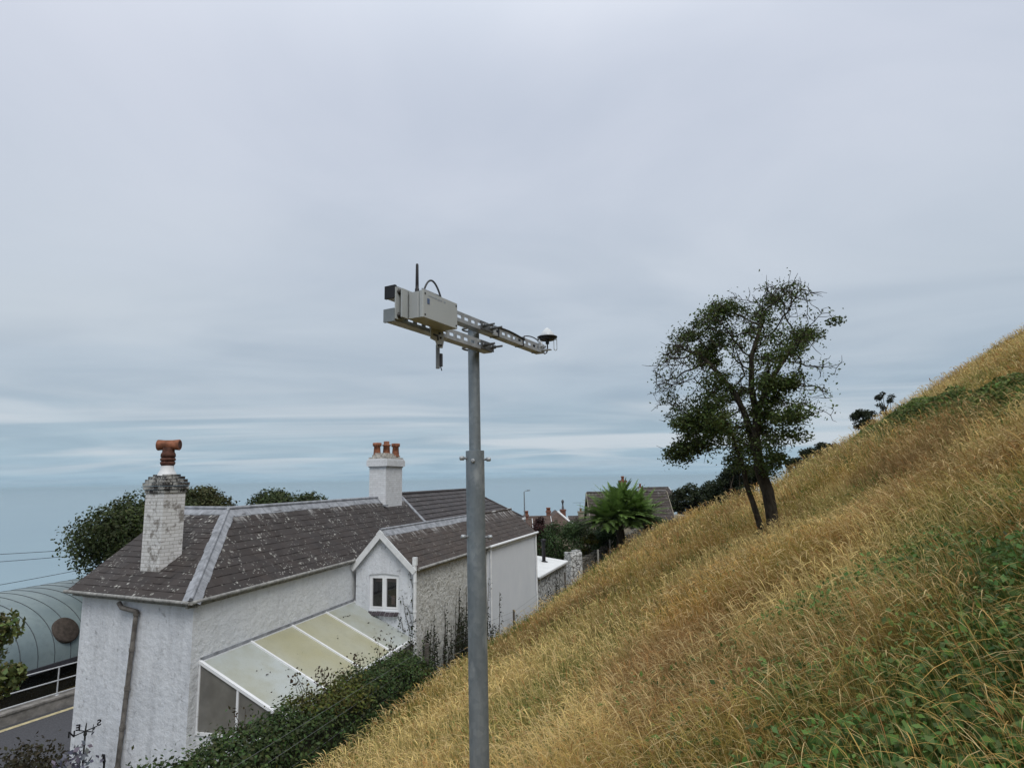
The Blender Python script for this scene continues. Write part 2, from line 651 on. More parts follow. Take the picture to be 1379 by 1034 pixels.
mb = MB(); mb.quad(rp(-8, .2, -7.46), rp(-8, 5.2, -7.46), rp(22, 5.2, -7.46), rp(22, .2, -7.46))
mb.build('road', M['asphalt'], label='grey asphalt road running past the house below the railing', cat='road', kind='structure')
mb = MB(); mb.quad(rp(-8, .42, -7.456), rp(-8, .62, -7.456), rp(22, .62, -7.456), rp(22, .42, -7.456))
mb.build('road_marking', M['yellow'], label='worn cream line painted along the road edge', cat='road marking', kind='structure')
mb = MB(); mb.box(rp(7, -.05, -7.35), RD * 15, RN * .25, UP * .25)
mb.box(rp(7, -.05, -7.08), RD * 15, RN * .29, UP * .03)
mb.build('kerb_wall', M['terrace'], label='low concrete wall carrying the pale railing beside the road', cat='wall')

# railing
rt = thing('railing', rp(0, -.05, -7.05), 'pale three bar metal railing on the low concrete wall', 'railing')
for z in (.06, .48, .92):
    mb = MB(); mb.tube([rp(-6, -.05, -7.05 + z), rp(14, -.05, -7.05 + z)], .022, 8); mb.build('rail', M['railing'], rt)
for s in np.arange(-5.1, 14, 2.05):
    mb = MB(); mb.tube([rp(s + .55, -.05, -7.06), rp(s + .55, -.05, -6.13)], .024, 8)
    mb.lathe(rp(s + .55, -.05, -7.05), [(0, .07), (.015, .07), (.02, .03)], 10)
    mb.build('post', M['railing'], rt)

# barrel roofed building
be0, be1 = at_z(0, 914, -6.35), at_z(107, 882, -6.35)
BD = unit((be1 - be0) * V3(1, 1, 0)); BN = V3(-BD[1], BD[0], 0)     # BN to the left, away from us


def bp(s, t):                  # s along the eave, t 0..1 round the barrel
    a = PI * t
    return be0 + BD * s + BN * (3.6 * (1 - math.cos(a))) + UP * (2.25 * math.sin(a) ** .8)


bt = thing('barrel_roofed_building', be0 + UP * -1.4, 'long building with curved grey green metal roof beside the road', 'building')
mb = MB(); ns, nt = 44, 30
S = np.linspace(-7, 15, ns); T = np.linspace(0, 1, nt)
vs = [bp(s, t) for s in S for t in T]
fs = [(i * nt + k, i * nt + k + 1, (i + 1) * nt + k + 1, (i + 1) * nt + k)[::-1] for i in range(ns - 1) for k in range(nt - 1)]
mb.add(vs, fs, None, True)
for s in np.arange(-6.8, 15, .62):
    mb.tube([bp(s, t) + UP * .006 for t in T], .016, 5, mi=1)
roof_ = mb.build('roof', [M['metalroof'], simple('roof_seam', (.07, .085, .095), .6)], bt)
sv_ = .84 * np.linalg.norm(be1 - be0); tv_ = .12
cv = bp(sv_, tv_); cn = unit(np.cross(bp(sv_ + .05, tv_) - bp(sv_ - .05, tv_), bp(sv_, tv_ + .01) - bp(sv_, tv_ - .01)))
if cn[2] < 0: cn = -cn
mb = MB(); mb.lathe(cv - cn * .05, [(0, .50), (.10, .50), (.13, .46), (.14, .05)], 28, cn)
mb.build('round_vent', simple('rusty_brown_cover', (.060, .048, .040), .8, 0, .3, 8), bt)
mb = MB(); mb.box((bp(-7, 0) + bp(15, 0)) / 2 - UP * .10 - BN * .02, BD * 11, BN * .06, UP * .10)
mb.build('fascia', simple('dark_fascia', (.05, .05, .06), .5), bt)
mb = MB(); mb.box((bp(-7, 0) + bp(15, 0)) / 2 - UP * 1.2 + BN * .35, BD * 11, BN * .1, UP * 1.0)
mb.build('glazed_wall', M['pane'], bt)
mb = MB(); mb.box((bp(-7, 1) + bp(15, 1)) / 2 - UP * 1.2 - BN * .1, BD * 11, BN * .1, UP * 1.2)
mb.build('rear_wall', M['terrace'], bt)
for e in (-7, 15):
    mb = MB(); mb.poly([bp(e, t) for t in T] + [be0 + BD * e + BN * 7.2 - UP * 2, be0 + BD * e - UP * 2])
    mb.build('end_wall', M['terrace'], bt)

# ================================================================== COTTAGE
ZE = -2.4
C1 = at_z(257, 810, ZE); Fp = at_z(480, 752, ZE); C0 = at_z(91, 794, ZE)
e1 = unit((Fp - C1) * V3(1, 1, 0)); n1 = V3(e1[1], -e1[0], 0)        # along facade; facade normal
e2 = unit((C0 - C1) * V3(1, 1, 0)); n2 = V3(-e2[1], e2[0], 0)        # along end wall
if n2[1] > 0: n2 = -n2
A = at_y(308, 686, 16.8); ZR = A[2]
A2 = at_z(234, 685, ZR)
tB = 11.0
dB = ray(540, 669); Bz = ZR
# ridge end by the second chimney: on the ridge line A + e1 t
k = dB[0] / dB[1]; tB = (k * A[1] - A[0]) / (e1[0] - k * e1[1]); B = A + e1 * tB
E_ = C1 + e1 * ((B - C1) @ e1)
G0 = V3(Fp[0], Fp[1], -2.5)                      # wing: gable foot on the facade
Ga = at_z(562, 765, -2.65)
Ga = Ga * 1.0
# wing eave right foot lies perpendicular to the facade
gd = unit(V3(.955, -.297, 0))
kk = Ga[0] / Ga[1]; s_ = (kk * Fp[1] - Fp[0]) / (gd[0] - kk * gd[1])
Ga = Fp * V3(1, 1, 0) + gd * s_; Ga[2] = ray(562, 765)[2] / ray(562, 765)[1] * Ga[1]
ZW = Ga[2]
Gd = at_z(722, 716, ZW)
ew = unit((Gd - Ga) * V3(1, 1, 0)); nw = V3(ew[1], -ew[0], 0)
ng = V3(gd[1], -gd[0], 0)
if ng[1] > 0: ng = -ng                            # gable normal, towards us
Gt = at_pl(515, 714, Fp, ng); ZG = Gt[2]
k = ray(688, 684); k = k[0] / k[1]; tw = (k * Gt[1] - Gt[0]) / (ew[0] - k * ew[1]); Gt2 = Gt + ew * tw

cot = thing('cottage', (C1[0], C1[1], -7.5), 'white rendered cottage with dark slate roofs below the meadow', 'house')


def slope(mb, eL, eR, rL, rR, course=.24, w=.30, thick=.02):
    eL, eR, rL, rR = [np.array(q, float) for q in (eL, eR, rL, rR)]
    ex = unit(eR - eL); n = unit(np.cross(ex, (rL + rR) / 2 - (eL + eR) / 2))
    if n[2] < 0: n = -n
    ey = np.cross(n, ex)
    if ey[2] < 0: ey = -ey
    Ls = ((rL + rR) / 2 - eL) @ ey
    nc = max(2, round(Ls / course))
    X = lambda p: (p - eL) @ ex
    Yv = lambda p: (p - eL) @ ey
    for i in range(nc):
        t0, t1 = i / nc, (i + 1) / nc
        l0 = eL + (rL - eL) * t0; r0 = eR + (rR - eR) * t0; l1 = eL + (rL - eL) * t1; r1 = eR + (rR - eR) * t1
        lo0, hi0, lo1, hi1 = X(l0), X(r0), X(l1), X(r1)
        def P(x, t, h):
            a_, c_ = eL + (rL - eL) * t, eR + (rR - eR) * t
            w_ = X(c_) - X(a_)
            return a_ + (c_ - a_) * (0 if abs(w_) < 1e-6 else (x - X(a_)) / w_) + n * h
        x = min(lo0, lo1) - w * (.5 if i % 2 else 0) - random.random() * .05
        sag = .006 * math.sin(i * 1.7)
        while x < max(hi0, hi1):
            xa0, xb0 = max(lo0, x), min(hi0, x + w); xa1, xb1 = max(lo1, x), min(hi1, x + w)
            if xb0 - xa0 > .01 or xb1 - xa1 > .01:
                xb0 = max(xb0, xa0 + .002) if xb0 - xa0 > 0 else None
                if xb0 is None:
                    xa0 = xb0 = min(max(x, lo0), hi0)
                if xb1 <= xa1: xa1 = xb1 = min(max(x, lo1), hi1)
                h0 = thick + random.uniform(-.004, .009); h1 = .002
                a, b_, c, d = P(xa0, t0, h0), P(xb0, t0, h0 + random.uniform(-.003, .003)), P(xb1, t1, h1), P(xa1, t1, h1)
                uv = [(xa0, Yv(a) - Ls), (xb0, Yv(b_) - Ls), (xb1, Yv(c) - Ls), (xa1, Yv(d) - Ls)]
                mb.quad(a, b_, c, d, uv, col=random.random())
                mb.quad(P(xa0, t0, -.01), P(xb0, t0, -.01), b_, a, [uv[0]] * 4, col=.0)
            x += w
    # deck under the slates
    o = -n * .05
    mb.quad(eL + o, eR + o, rR + o, rL + o, [(0, -9)] * 4, col=.2)
    return n


def lead(mb, p, q, d1, d2, w1=.2, w2=.2, roll=.035, lift=.035, seg=8):
    """lead saddle on a ridge or hip p-q, dressed down along d1 and d2"""
    p = np.array(p, float); q = np.array(q, float)
    ax = unit(q - p)
    for d, w in ((d1, w1), (d2, w2)):
        d = unit(d - ax * (ax @ d))
        for i in range(seg):
            a = p + (q - p) * i / seg; b = p + (q - p) * (i + .985) / seg
            ww = w * random.uniform(.92, 1.08)
            mb.quad(a + UP * lift, b + UP * lift, b + d * ww + UP * lift * .7, a + d * ww + UP * lift * .7)
            mb.quad(a + d * ww + UP * lift * .7, b + d * ww + UP * lift * .7, b + d * ww - UP * .01, a + d * ww - UP * .01)
    mb.tube([p + UP * (lift + .005), q + UP * (lift + .005)], roll, 8)


# --- walls of the main range
w0 = C0 - e2 * .28 - n2 * .2; w1 = C1 + e2 * .17 - n2 * .2
w1 = C1 - n1 * .13 - n2 * .2
w2 = E_ - n1 * .13 - e1 * .1
w3 = w0 + e1 * ((E_ - C1) @ e1 - .2)
mb = MB()
zt = ZE - .06
mb.quad((*w0[:2], -8.6), (*w1[:2], -8.6), (*w1[:2], zt), (*w0[:2], zt))
mb.build('front_wall', M['wall'], cot, 'rough white rendered end wall with brown downpipe')
mb = MB()
mb.quad((*w1[:2], -8.6), (*w2[:2], -8.6), (*w2[:2], zt), (*w1[:2], zt))
mb.build('side_wall', M['wall_side'], cot)
mb = MB()
bk = A2 + (A2 - C0) * .9
mb.poly([(*w3[:2], -8.6), (*w0[:2], -8.6), (*w0[:2], zt), (A2[0] + .1, A2[1], ZR - .15), (*w3[:2], zt)])
mb.quad((*w2[:2], -8.6), (*w3[:2], -8.6), (*w3[:2], zt), (*w2[:2], zt))
mb.poly([(*w2[:2], zt), (*w3[:2], zt), B - UP * .12 - e1 * .1])
mb.build('rear_wall', M['wall_side'], cot)

# --- roofs of the main range
rear = -n1 * ((A - C1) @ -n1)                     # mirror of the side slope
mb = MB()
slope(mb, C0, C1, A2, A, .22, .27, .009)
slope(mb, C1, E_, A, B, .22, .27, .009)
Ar, Br = A + rear + UP * (ZE - ZR), B + rear + UP * (ZE - ZR)
slope(mb, Br, Ar, B, A, .3, .4)
fr = -n2 * ((A - C1) @ -n2)
slope(mb, A + fr + UP * (ZE - ZR), A2 + fr + UP * (ZE - ZR), A, A2, .3, .4)
main_roof = mb.build('roof', M['roof_old'], cot, 'lichen spotted dark slate roof with lead covered hip')
mb = MB()
dn_side = unit(C1 - A + e1 * ((A - C1) @ e1)); dn_front = unit(C1 - A + e2 * ((A - C1) @ e2))
lead(mb, A, C1 - (C1 - A) * .0, dn_side, dn_front, .20, .20, .04, .04, 10)
mb.build('lead_hip', M['lead'], main_roof)
mb = MB()
lead(mb, A, B, V3(*(C1 - A)) - e1 * ((C1 - A) @ e1), rear + UP * (ZE - ZR), .27, .2, .05, .03, 16)
lead(mb, A2, A, (C1 - A) - e2 * ((C1 - A) @ e2), fr + UP * (ZE - ZR), .27, .2, .05, .03, 6)
mb.build('lead_ridge', M['lead'], main_roof)
# verge at the far end of the old roof (lead valley)
mb = MB(); mb.bar(B + UP * .02, E_ + UP * .02, .22, .04); mb.build('lead_valley', M['lead'], main_roof)

# --- gutters
def gutter(mb, a, b, out, r=.06):
    mb.tube([a + out * r * .9 - UP * .03, b + out * r * .9 - UP * .03], r, 8)
mb = MB(); gutter(mb, C0 - e2 * -.05, C1, n2, .040); gutter(mb, C1 + n2 * .02, Fp - e1 * .15, n1, .042)
mb.build('gutter', M['gutter'], cot)
mb = MB(); zf = ZE - .08
mb.bar((C0 - n2 * .14) * V3(1, 1, 0) + UP * zf, (C1 - n2 * .14) * V3(1, 1, 0) + UP * zf, .05, .14)
mb.bar((C1 - n1 * .10) * V3(1, 1, 0) + UP * zf, (Fp - n1 * .10) * V3(1, 1, 0) + UP * zf, .05, .14)
mb.build('fascia', M['gutter'], cot)

# downpipe on the end wall
d0 = at_pl(160, 811, w0 + n2 * .12, n2); d1 = at_pl(164, 818, w0 + n2 * .12, n2); d2 = at_pl(184, 822, w0 + n2 * .09, n2)
d3 = at_pl(158, 1034, w0 + n2 * .09, n2); d3 = V3(d2[0] + (d3[0] - d2[0]), d2[1] + (d3[1] - d2[1]), d3[2])
d4 = d2 + (d3 - d2) * 1.55
mb = MB(); mb.tube([d0, d1, d2 - V3(0, 0, .02), d2 + (d3 - d2) * .05, d3, d4], .05, 10)
for t in (.02, .25, .5, .75, 1.0):
    c = d2 + (d3 - d2) * t; mb.lathe(c - UP * .04, [(0, .062), (.08, .062)], 10)
mb.build('downpipe', M['pipe'], cot)

# --- chimney one (brick, tee shaped pot)
def stack(name, corner, ax, wx, ay, wy, zb, zs, mat, parent, label=None):
    c = corner + ax * wx / 2 + ay * wy / 2
    mb = MB(); mb.box((c[0], c[1], (zb + zs) / 2), ax * wx / 2, ay * wy / 2, UP * (zs - zb) / 2)
    return mb.build(name, mat, parent, label), c


ay2 = V3(-n2[0], -n2[1], 0)
cc = at_y(213, 787, 14.75)
zs = at_y(212, 664, 14.75)[2]
ch1, cen = stack('chimney', cc, e2, .68, ay2, .56, cc[2] - .9, zs, M['brick'], main_roof, 'tall white brick chimney with rust red tee pot')
mb = MB()
for i, (g, h0, h1) in enumerate(((.02, 0, .085), (.045, .085, .17), (.06, .17, .255), (.025, .255, .33), (-.02, .33, .40), (-.09, .40, .45))):
    mb.box((cen[0], cen[1], zs + (h0 + h1) / 2), e2 * (.34 + g), ay2 * (.28 + g), UP * ((h1 - h0) / 2 - .002))
mb.build('chimney_cap', [M['brickdark']], cot)
zc = zs + .45
mb = MB(); mb.lathe((cen[0], cen[1], zc - .03), [(0, .22), (.06, .20), (.14, .155), (.24, .14)], 16); mb.build('pot_base', M['white'], cot)
mb = MB(); mb.lathe((cen[0], cen[1], zc + .2), [(0, .13), (.05, .165), (.10, .172), (.105, .150), (.13, .150), (.135, .172), (.19, .172), (.195, .152), (.22, .152), (.225, .17), (.30, .165), (.34, .14), (.46, .13)], 20)
mb.build('chimney_pot', M['soot'], cot)
tp = unit(V3(.97, .10, 0))
tc = V3(cen[0], cen[1], zc + .2 + .52)
mb = MB(); mb.tube([tc - tp * .26, tc - tp * .25, tc - tp * .09, tc + tp * .09, tc + tp * .245, tc + tp * .26], [.125, .135, .12, .12, .135, .125], 18)
mb.build('tee_pot', M['terra'], cot)
mb = MB(); mb.lathe(tc + tp * .253, [(0, .10), (.01, .10)], 16, tp); mb.build('pot_mouth', M['soot'], cot)
mb = MB()
mb.bar(cc - e2 * .02 + n2 * .05 + UP * .04, cc + e2 * .72 + n2 * .05 + UP * .02, .12, .05)
ft = unit(A - C1 - e2 * ((A - C1) @ e2))
mb.bar(cc - e2 * .05 - UP * .02, cc - e2 * .05 + ft * .95, .10, .05)
mb.build('lead_flashing', M['lead'], main_roof)

# --- chimney two (three pots)
rc = at_y(524, 679, 26.0)
tk = (rc - A) @ e1
rc = A + e1 * tk + n1 * .37
rc = rc - e1 * .9
zs2 = at_y(524, 629, rc[1])[2]
ch2, cen2 = stack('chimney', rc, -n1, .74, e1, 1.55, ZR - 1.1, zs2, M['brick2'], main_roof, 'white painted brick chimney with three short pots')
mb = MB()
for g, h0, h1 in ((.03, 0, .05), (.09, .05, .30), (.06, .30, .36)):
    mb.box((cen2[0], cen2[1], zs2 + (h0 + h1) / 2), n1 * (.37 + g), e1 * (.775 + g), UP * ((h1 - h0) / 2 - .002))
mb.build('chimney_cap', M['brick2'], cot)
mb = MB()
for i, (g, h0, h1) in enumerate(((.03, .36, .42), (-.07, .42, .52), (-.15, .52, .60))):
    mb.box((cen2[0], cen2[1], zs2 + (h0 + h1) / 2), n1 * (.37 + g), e1 * (.775 + g), UP * ((h1 - h0) / 2 - .002))
mb.build('flaunching', M['mortar'], cot)
for i, t in enumerate((-.46, 0, .46)):
    p = cen2 + (n1 * .22 + e1 * .42) * (t / .46); h = .5 if i != 1 else .46
    mb = MB(); mb.lathe((p[0], p[1], zs2 + .50 - .06 * abs(t)), [(0, .16), (.05, .155), (.40, .13), (.43, .185), (.55, .185), (.56, .15)] if i != 1 else [(0, .16), (.40, .135), (.42, .18), (.47, .18), (.48, .12), (.60, .12), (.61, .09)], 16)
    mb.build('chimney_pot', M['terra'], cot)
mb = MB(); mb.box((rc + e1 * -.06 - n1 * .3) * V3(1, 1, 0) + UP * (ZR - .28), n1 * .42, e1 * .06, UP * .03); mb.build('lead_flashing', M['lead'], main_roof)

# --- back range with new slates
Bk0 = at_z(545, 665, -.58); Bk1 = at_z(630, 659.3, -.58)
Ex = at_z(706, 697, ZE)
El = E_ + UP * -.02
eb = unit((Bk1 - Bk0) * V3(1, 1, 0)); nb = V3(eb[1], -eb[0], 0)
mb = MB()
Bk00 = Bk0 - eb * 1.0
slope(mb, El, Ex, Bk00, Bk1, .30, .36, .03)
rr = Ex - nb * 6.5
slope(mb, Ex, rr, Bk1, Bk1 - nb * .1, .30, .36, .03)
slope(mb, rr, El - nb * 6.5, Bk1 - nb * .05, Bk00 - nb * .05, .35, .4, .03)
br = mb.build('roof', M['roof_new'], cot, 'plain grey slate roof of the rear range')
mb = MB(); mb.tube([Bk00 + UP * .03, Bk1 + UP * .03], .07, 8); mb.tube([Bk1 + UP * .03, Ex + UP * .03], .06, 8)
mb.build('ridge_tile', M['roof_new'], br)
mb = MB(); mb.box(Ex * V3(1, 1, 0) + UP * (ZE - .03) - eb * .2, eb * .3, nb * .08, UP * .06); mb.build('gutter', M['white'], cot)
mb = MB(); q0, q1, q2, q3 = El - nb * .15, Ex - nb * .15 - eb * .2, rr - eb * .2 + nb * .2, El - nb * 6.3
mb.quad((*q0[:2], -9), (*q1[:2], -9), (*q1[:2], ZE - .1), (*q0[:2], ZE - .1)); mb.quad((*q1[:2], -9), (*q2[:2], -9), (*q2[:2], ZE - .1), (*q1[:2], ZE - .1))
mb.quad((*q2[:2], -9), (*q3[:2], -9), (*q3[:2], ZE - .1), (*q2[:2], ZE - .1))
mb.build('rear_wall', M['wall_smooth'], cot)

# --- wing with the gable
gL = V3(*Fp[:2], ZW + .05); gR = Ga.copy()
sG = (gR - gL) * V3(1, 1, 0); LG = np.linalg.norm(sG)
ov = ng * .12                                    # roof oversails the gable
mb = MB()
WL2 = Gt2 + (gL - Gt) * V3(1, 1, 0); WL2[2] = gL[2]
slope(mb, gR + ov, Gd, Gt + ov, Gt2, .21, .30, .009)
slope(mb, WL2, gL + ov, Gt2, Gt + ov, .21, .30, .009)
wr = mb.build('roof', M['roof_wing'], cot, 'brown grey slate roof of the gabled wing')
Gm = Gt + (Gt2 - Gt) * .60
mb = MB(); lead(mb, Gt + ov, Gm, (gR - Gt), (gL - Gt), .26, .2, .04, .03, 10); mb.build('lead_ridge', M['lead'], wr)
mb = MB(); mb.tube([Gm + UP * .03, Gt2 + UP * .03], .05, 8); mb.build('ridge_tile', M['roof_wing'], wr)
mb = MB()
bo = ng * .16
def barge(a, b, w=.17):
    d = unit(b - a); n = np.cross(d, ng); n = n if n[2] < 0 else -n
    m_ = (a + b) / 2 + n * w / 2
    mb.box(m_, (b - a) / 2 * 1.02, n * w / 2, ng * .018)
barge(Gt + bo + UP * .01, gL + bo - sG / LG * .12 - UP * .04); mb.build('bargeboard', M['white'], cot); mb = MB(); barge(Gt + bo + UP * .012 + ng * .003, gR + bo + sG / LG * .03 - UP * .03)
mb.build('bargeboard', M['white'], cot)

# gable wall with a real opening
gx = unit(sG)
def gp(s, z, o=0): return V3(*(Fp[:2] + gx[:2] * s), z) + ng * o
Wp = [at_pl(*p, Fp, ng) for p in ((497, 774), (537, 774), (537, 822), (497, 822))]
sx = lambda p: (p - Fp) @ gx
ws0 = (sx(Wp[0]) + sx(Wp[3])) / 2; ws1 = (sx(Wp[1]) + sx(Wp[2])) / 2; wz1 = (Wp[0][2] + Wp[1][2]) / 2; wz0 = (Wp[2][2] + Wp[3][2]) / 2
sa = sx(Gt)
mb = MB(); oo = gp(0, 0)
gRs = LG - .06
mb.poly([gp(0, -8.5), gp(gRs, -8.5), gp(gRs, wz0), gp(0, wz0)], gx, 0, oo)
mb.poly([gp(0, wz0), gp(ws0, wz0), gp(ws0, wz1), gp(0, wz1)], gx, 0, oo)
mb.poly([gp(ws1, wz0), gp(gRs, wz0), gp(gRs, wz1), gp(ws1, wz1)], gx, 0, oo)
mb.poly([gp(0, wz1), gp(ws0, wz1), gp((ws0 + ws1) / 2, wz1 + .05), gp(ws1, wz1), gp(gRs, wz1), gp(gRs, ZW), gp(sa, ZG - .05), gp(0, ZW + .05)], gx, 0, oo)
dp = -.13
for a, b in (((ws0, wz0), (ws1, wz0)), ((ws1, wz0), (ws1, wz1)), ((ws1, wz1), ((ws0 + ws1) / 2, wz1 + .05)), (((ws0 + ws1) / 2, wz1 + .05), (ws0, wz1)), ((ws0, wz1), (ws0, wz0))):
    mb.quad(gp(*a), gp(*a, dp), gp(*b, dp), gp(*b))
mb.build('gable_wall', M['wall'], cot, 'white rendered gable wall with a two light window')
# window
mb = MB(); fo = -.075; fw = .055
def fbar(s0, s1, z0, z1, o=fo, d=.03):
    mb.box(gp((s0 + s1) / 2, (z0 + z1) / 2, o), gx * (s1 - s0) / 2, UP * (z1 - z0) / 2, ng * d)
mid = (ws0 + ws1) / 2
fbar(ws0, ws0 + fw, wz0, wz1); fbar(ws1 - fw, ws1, wz0, wz1); fbar(ws0 + fw, ws1 - fw, wz0, wz0 + fw); fbar(ws0 + fw, ws1 - fw, wz1 - fw, wz1 + .04)
fbar(mid - .028, mid + .028, wz0 + fw, wz1 - fw)
win = mb.build('window', M['upvc'], cot, 'white framed two light window')
mb = MB()
for a, b in ((ws0 + fw, mid - .028), (mid + .028, ws1 - fw)):
    mb.box(gp((a + b) / 2, wz1 - fw - .025, fo + .012), gx * (b - a) / 2, UP * .025, ng * .03)
    mb.box(gp((a + b) / 2, wz0 + fw + .025, fo + .012), gx * (b - a) / 2, UP * .025, ng * .03)
    for s in (a + .022, b - .022):
        mb.box(gp(s, (wz0 + wz1) / 2, fo + .012), gx * .022, UP * ((wz1 - wz0) / 2 - fw - .05), ng * .03)
mb.build('casement', M['upvc'], win)
for a, b in ((ws0 + fw, mid - .028), (mid + .028, ws1 - fw)):
    mb = MB(); mb.quad(gp(a + .03, wz0 + fw + .03, fo), gp(b - .03, wz0 + fw + .03, fo), gp(b - .03, wz1 - fw - .03, fo), gp(a + .03, wz1 - fw - .03, fo)); mb.build('pane', M['glass'], win)
mb = MB(); mb.box(gp(mid, wz1 - .13, -.16), gx * .36, UP * .10, ng * .008)
mb.build('blind', M['curtain'], win)
mb = MB(); mb.box(gp(mid + .21, wz0 + .28, -.24), gx * .055, UP * .13, ng * .03); mb.build('ornament', M['curtain'], win)
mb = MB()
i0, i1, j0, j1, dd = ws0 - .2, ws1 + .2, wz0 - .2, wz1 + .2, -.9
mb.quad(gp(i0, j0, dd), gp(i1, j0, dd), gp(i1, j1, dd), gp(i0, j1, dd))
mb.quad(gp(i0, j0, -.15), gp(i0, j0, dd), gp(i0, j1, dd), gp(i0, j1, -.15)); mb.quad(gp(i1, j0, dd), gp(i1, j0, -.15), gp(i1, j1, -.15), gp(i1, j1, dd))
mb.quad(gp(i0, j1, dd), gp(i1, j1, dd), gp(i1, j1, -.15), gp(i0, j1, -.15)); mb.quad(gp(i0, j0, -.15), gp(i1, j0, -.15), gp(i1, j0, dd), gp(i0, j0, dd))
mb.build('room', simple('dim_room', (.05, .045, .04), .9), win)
mb = MB()
for i in range(7):
    s = ws0 - .02 + (ws1 - ws0 + .04) * (i + .5) / 7
    c = gp(s, wz0 - .07 + random.uniform(-.008, .008), .05); mb.box(c, gx * ((ws1 - ws0) / 14 - .004), unit(UP * .9 - ng * 1) * .012, unit(ng * 1 - UP * -.8 * -1) * .09)
mb.build('sill', simple('slate_sill', (.06, .05, .06), .7, 0, .4, 12), win)
# white pipe at the gable corner
mb = MB(); c0 = gp(LG - .03, ZW + .22, .10); mb.tube([c0, c0 - UP * 4.2], .055, 10)
for t in (.62, 1.5, 2.4): mb.lathe(c0 - UP * t, [(0, .066), (.05, .066)], 10)
mb.box(c0 + UP * .0, gx * .065, ng * .05, UP * .12)
mb.build('downpipe', M['white'], cot, 'white downpipe at the gable corner')
# wing side walls
tW = (at_pl(655, 740, Ga - nw * .1, nw) - Ga) @ ew
a = Ga - nw * .10 + ng * -.0; b_ = Ga + ew * tW - nw * .10; c = Gd - nw * .10 - ew * .02
mb = MB(); mb.quad((*a[:2], -8.6), (*b_[:2], -8.6), (*b_[:2], ZW - .02), (*a[:2], ZW - .02)); mb.build('side_wall', M['wall_flaky'], cot, 'flaking rough stone side wall of the wing')
mb = MB(); b2 = b_ + nw * .05; c2 = c + nw * .05
mb.quad((*b2[:2], -9), (*c2[:2], -9), (*c2[:2], ZW - .02), (*b2[:2], ZW - .02)); mb.quad((*b_[:2], -9), (*b2[:2], -9), (*b2[:2], ZW - .02), (*b_[:2], ZW - .02))
cl = WL2 - ew * .05
mb.poly([(*c2[:2], -9), (*cl[:2], -9), (*cl[:2], ZW), Gt2 - ew * .05 - UP * .06, (*c2[:2], ZW)])
mb.build('side_wall', M['wall_smooth'], cot, 'smooth white rendered wall at the far end of the wing')
mb = MB(); gutter(mb, gR + ov * 0, Ga + ew * tW, nw, .05); mb.build('gutter', M['gutter'], cot)
mb = MB(); gutter(mb, Ga + ew * tW, Gd + ew * .1, nw, .06); mb.box(Ga + ew * (tW + (Gd - Ga) @ ew) / 2 - UP * .10 - nw * .02, ew * ((Gd - Ga) @ ew - tW) / 2, nw * .02, UP * .09)
mb.build('gutter', M['white'], cot)
mb = MB(); cp = c2 + nw * .06 - ew * .12; mb.tube([(*cp[:2], ZW - .1), (*cp[:2], -7)], .045, 8); mb.build('downpipe', M['white'], cot); mb = MB(); cp = b2 + nw * .06 + ew * .2; mb.tube([(*cp[:2], ZW - .15), (*cp[:2], -7)], .04, 8)
mb.build('downpipe', M['white'], cot)

# --- conservatory (lean-to)
q = ray(268, 885); k = q[0] / q[1]
def facpt(px, py):
    return at_pl(px, py, C1 - n1 * .13, n1)
ca = facpt(268, 886); cb = facpt(470, 815); zc_ = (ca[2] + cb[2]) / 2
ta, tb = (ca - C1) @ e1, (cb - C1) @ e1 + .25
slope_k = .47; dep = 2.15
def cp_(t, o, dz=0):
    p = C1 - n1 * .13 + e1 * t + n1 * o; return V3(p[0], p[1], zc_ - slope_k * o + dz)
con = MB()
N5 = 5
ts = [ta + (tb - ta) * x for x in (0, .255, .49, .72, 1.0)] 
ts = [ta + (tb - ta) * i / 4.4 for i in (0, 1.1, 2.2, 3.3, 4.4)]
for i, t in enumerate(ts):
    w = .075 if i == 0 else .05
    con.bar(cp_(t, .01, .02), cp_(t, dep, .02), w, .06)
con.bar(cp_(ta, dep, 0), cp_(tb, dep, 0), .08, .10)
con.bar(cp_(ta, .03, .0), cp_(tb, .03, .0), .05, .05)
# end frame
zb_ = at_pl(265, 985, C1 - n1 * .13, n1)[2]
for o in (.04, 1.02, dep):
    p = cp_(ta, o); con.bar(V3(p[0], p[1], zb_), p - UP * .02, .05, .05, e1)
con.bar(V3(*cp_(ta, .04)[:2], zb_), V3(*cp_(ta, dep)[:2], zb_), .06, .06)
con.bar(V3(*cp_(ta, dep)[:2], zb_), V3(*cp_(tb, dep)[:2], zb_), .06, .06)
cons = con.build('conservatory', M['upvc'], cot, 'white framed lean-to conservatory with cloudy sheet roof')
for i in range(4):
    mb = MB(); a, b2_ = ts[i] + .025, ts[i + 1] - .025
    for k in range(1):
        mb.quad(cp_(a, .03, .01), cp_(a, dep - .02, .01), cp_(b2_, dep - .02, .01), cp_(b2_, .03, .01))
        mb.quad(cp_(a, .03, -.01), cp_(b2_, .03, -.01), cp_(b2_, dep - .02, -.01), cp_(a, dep - .02, -.01))
    mb.build('roof_panel', M['polyy' if i in (1, 2) else 'poly'], cons, 'yellowed cloudy roof sheet' if i in (1, 2) else None)
for o0, o1 in ((.065, .995), (1.045, dep - .025)):
    p, q_ = cp_(ta, o0), cp_(ta, o1)
    mb = MB(); mb.quad(V3(*p[:2], zb_ + .03), V3(*q_[:2], zb_ + .03), q_ - UP * .04, p - UP * .04); mb.build('side_pane', M['dirtypane'], cons)
mb = MB(); p, q_ = cp_(ta, dep), cp_(tb, dep); mb.quad(V3(*p[:2], zb_ + .03), V3(*q_[:2], zb_ + .03), q_ - UP * .05, p - UP * .05); mb.build('side_pane', M['dirtypane'], cons)
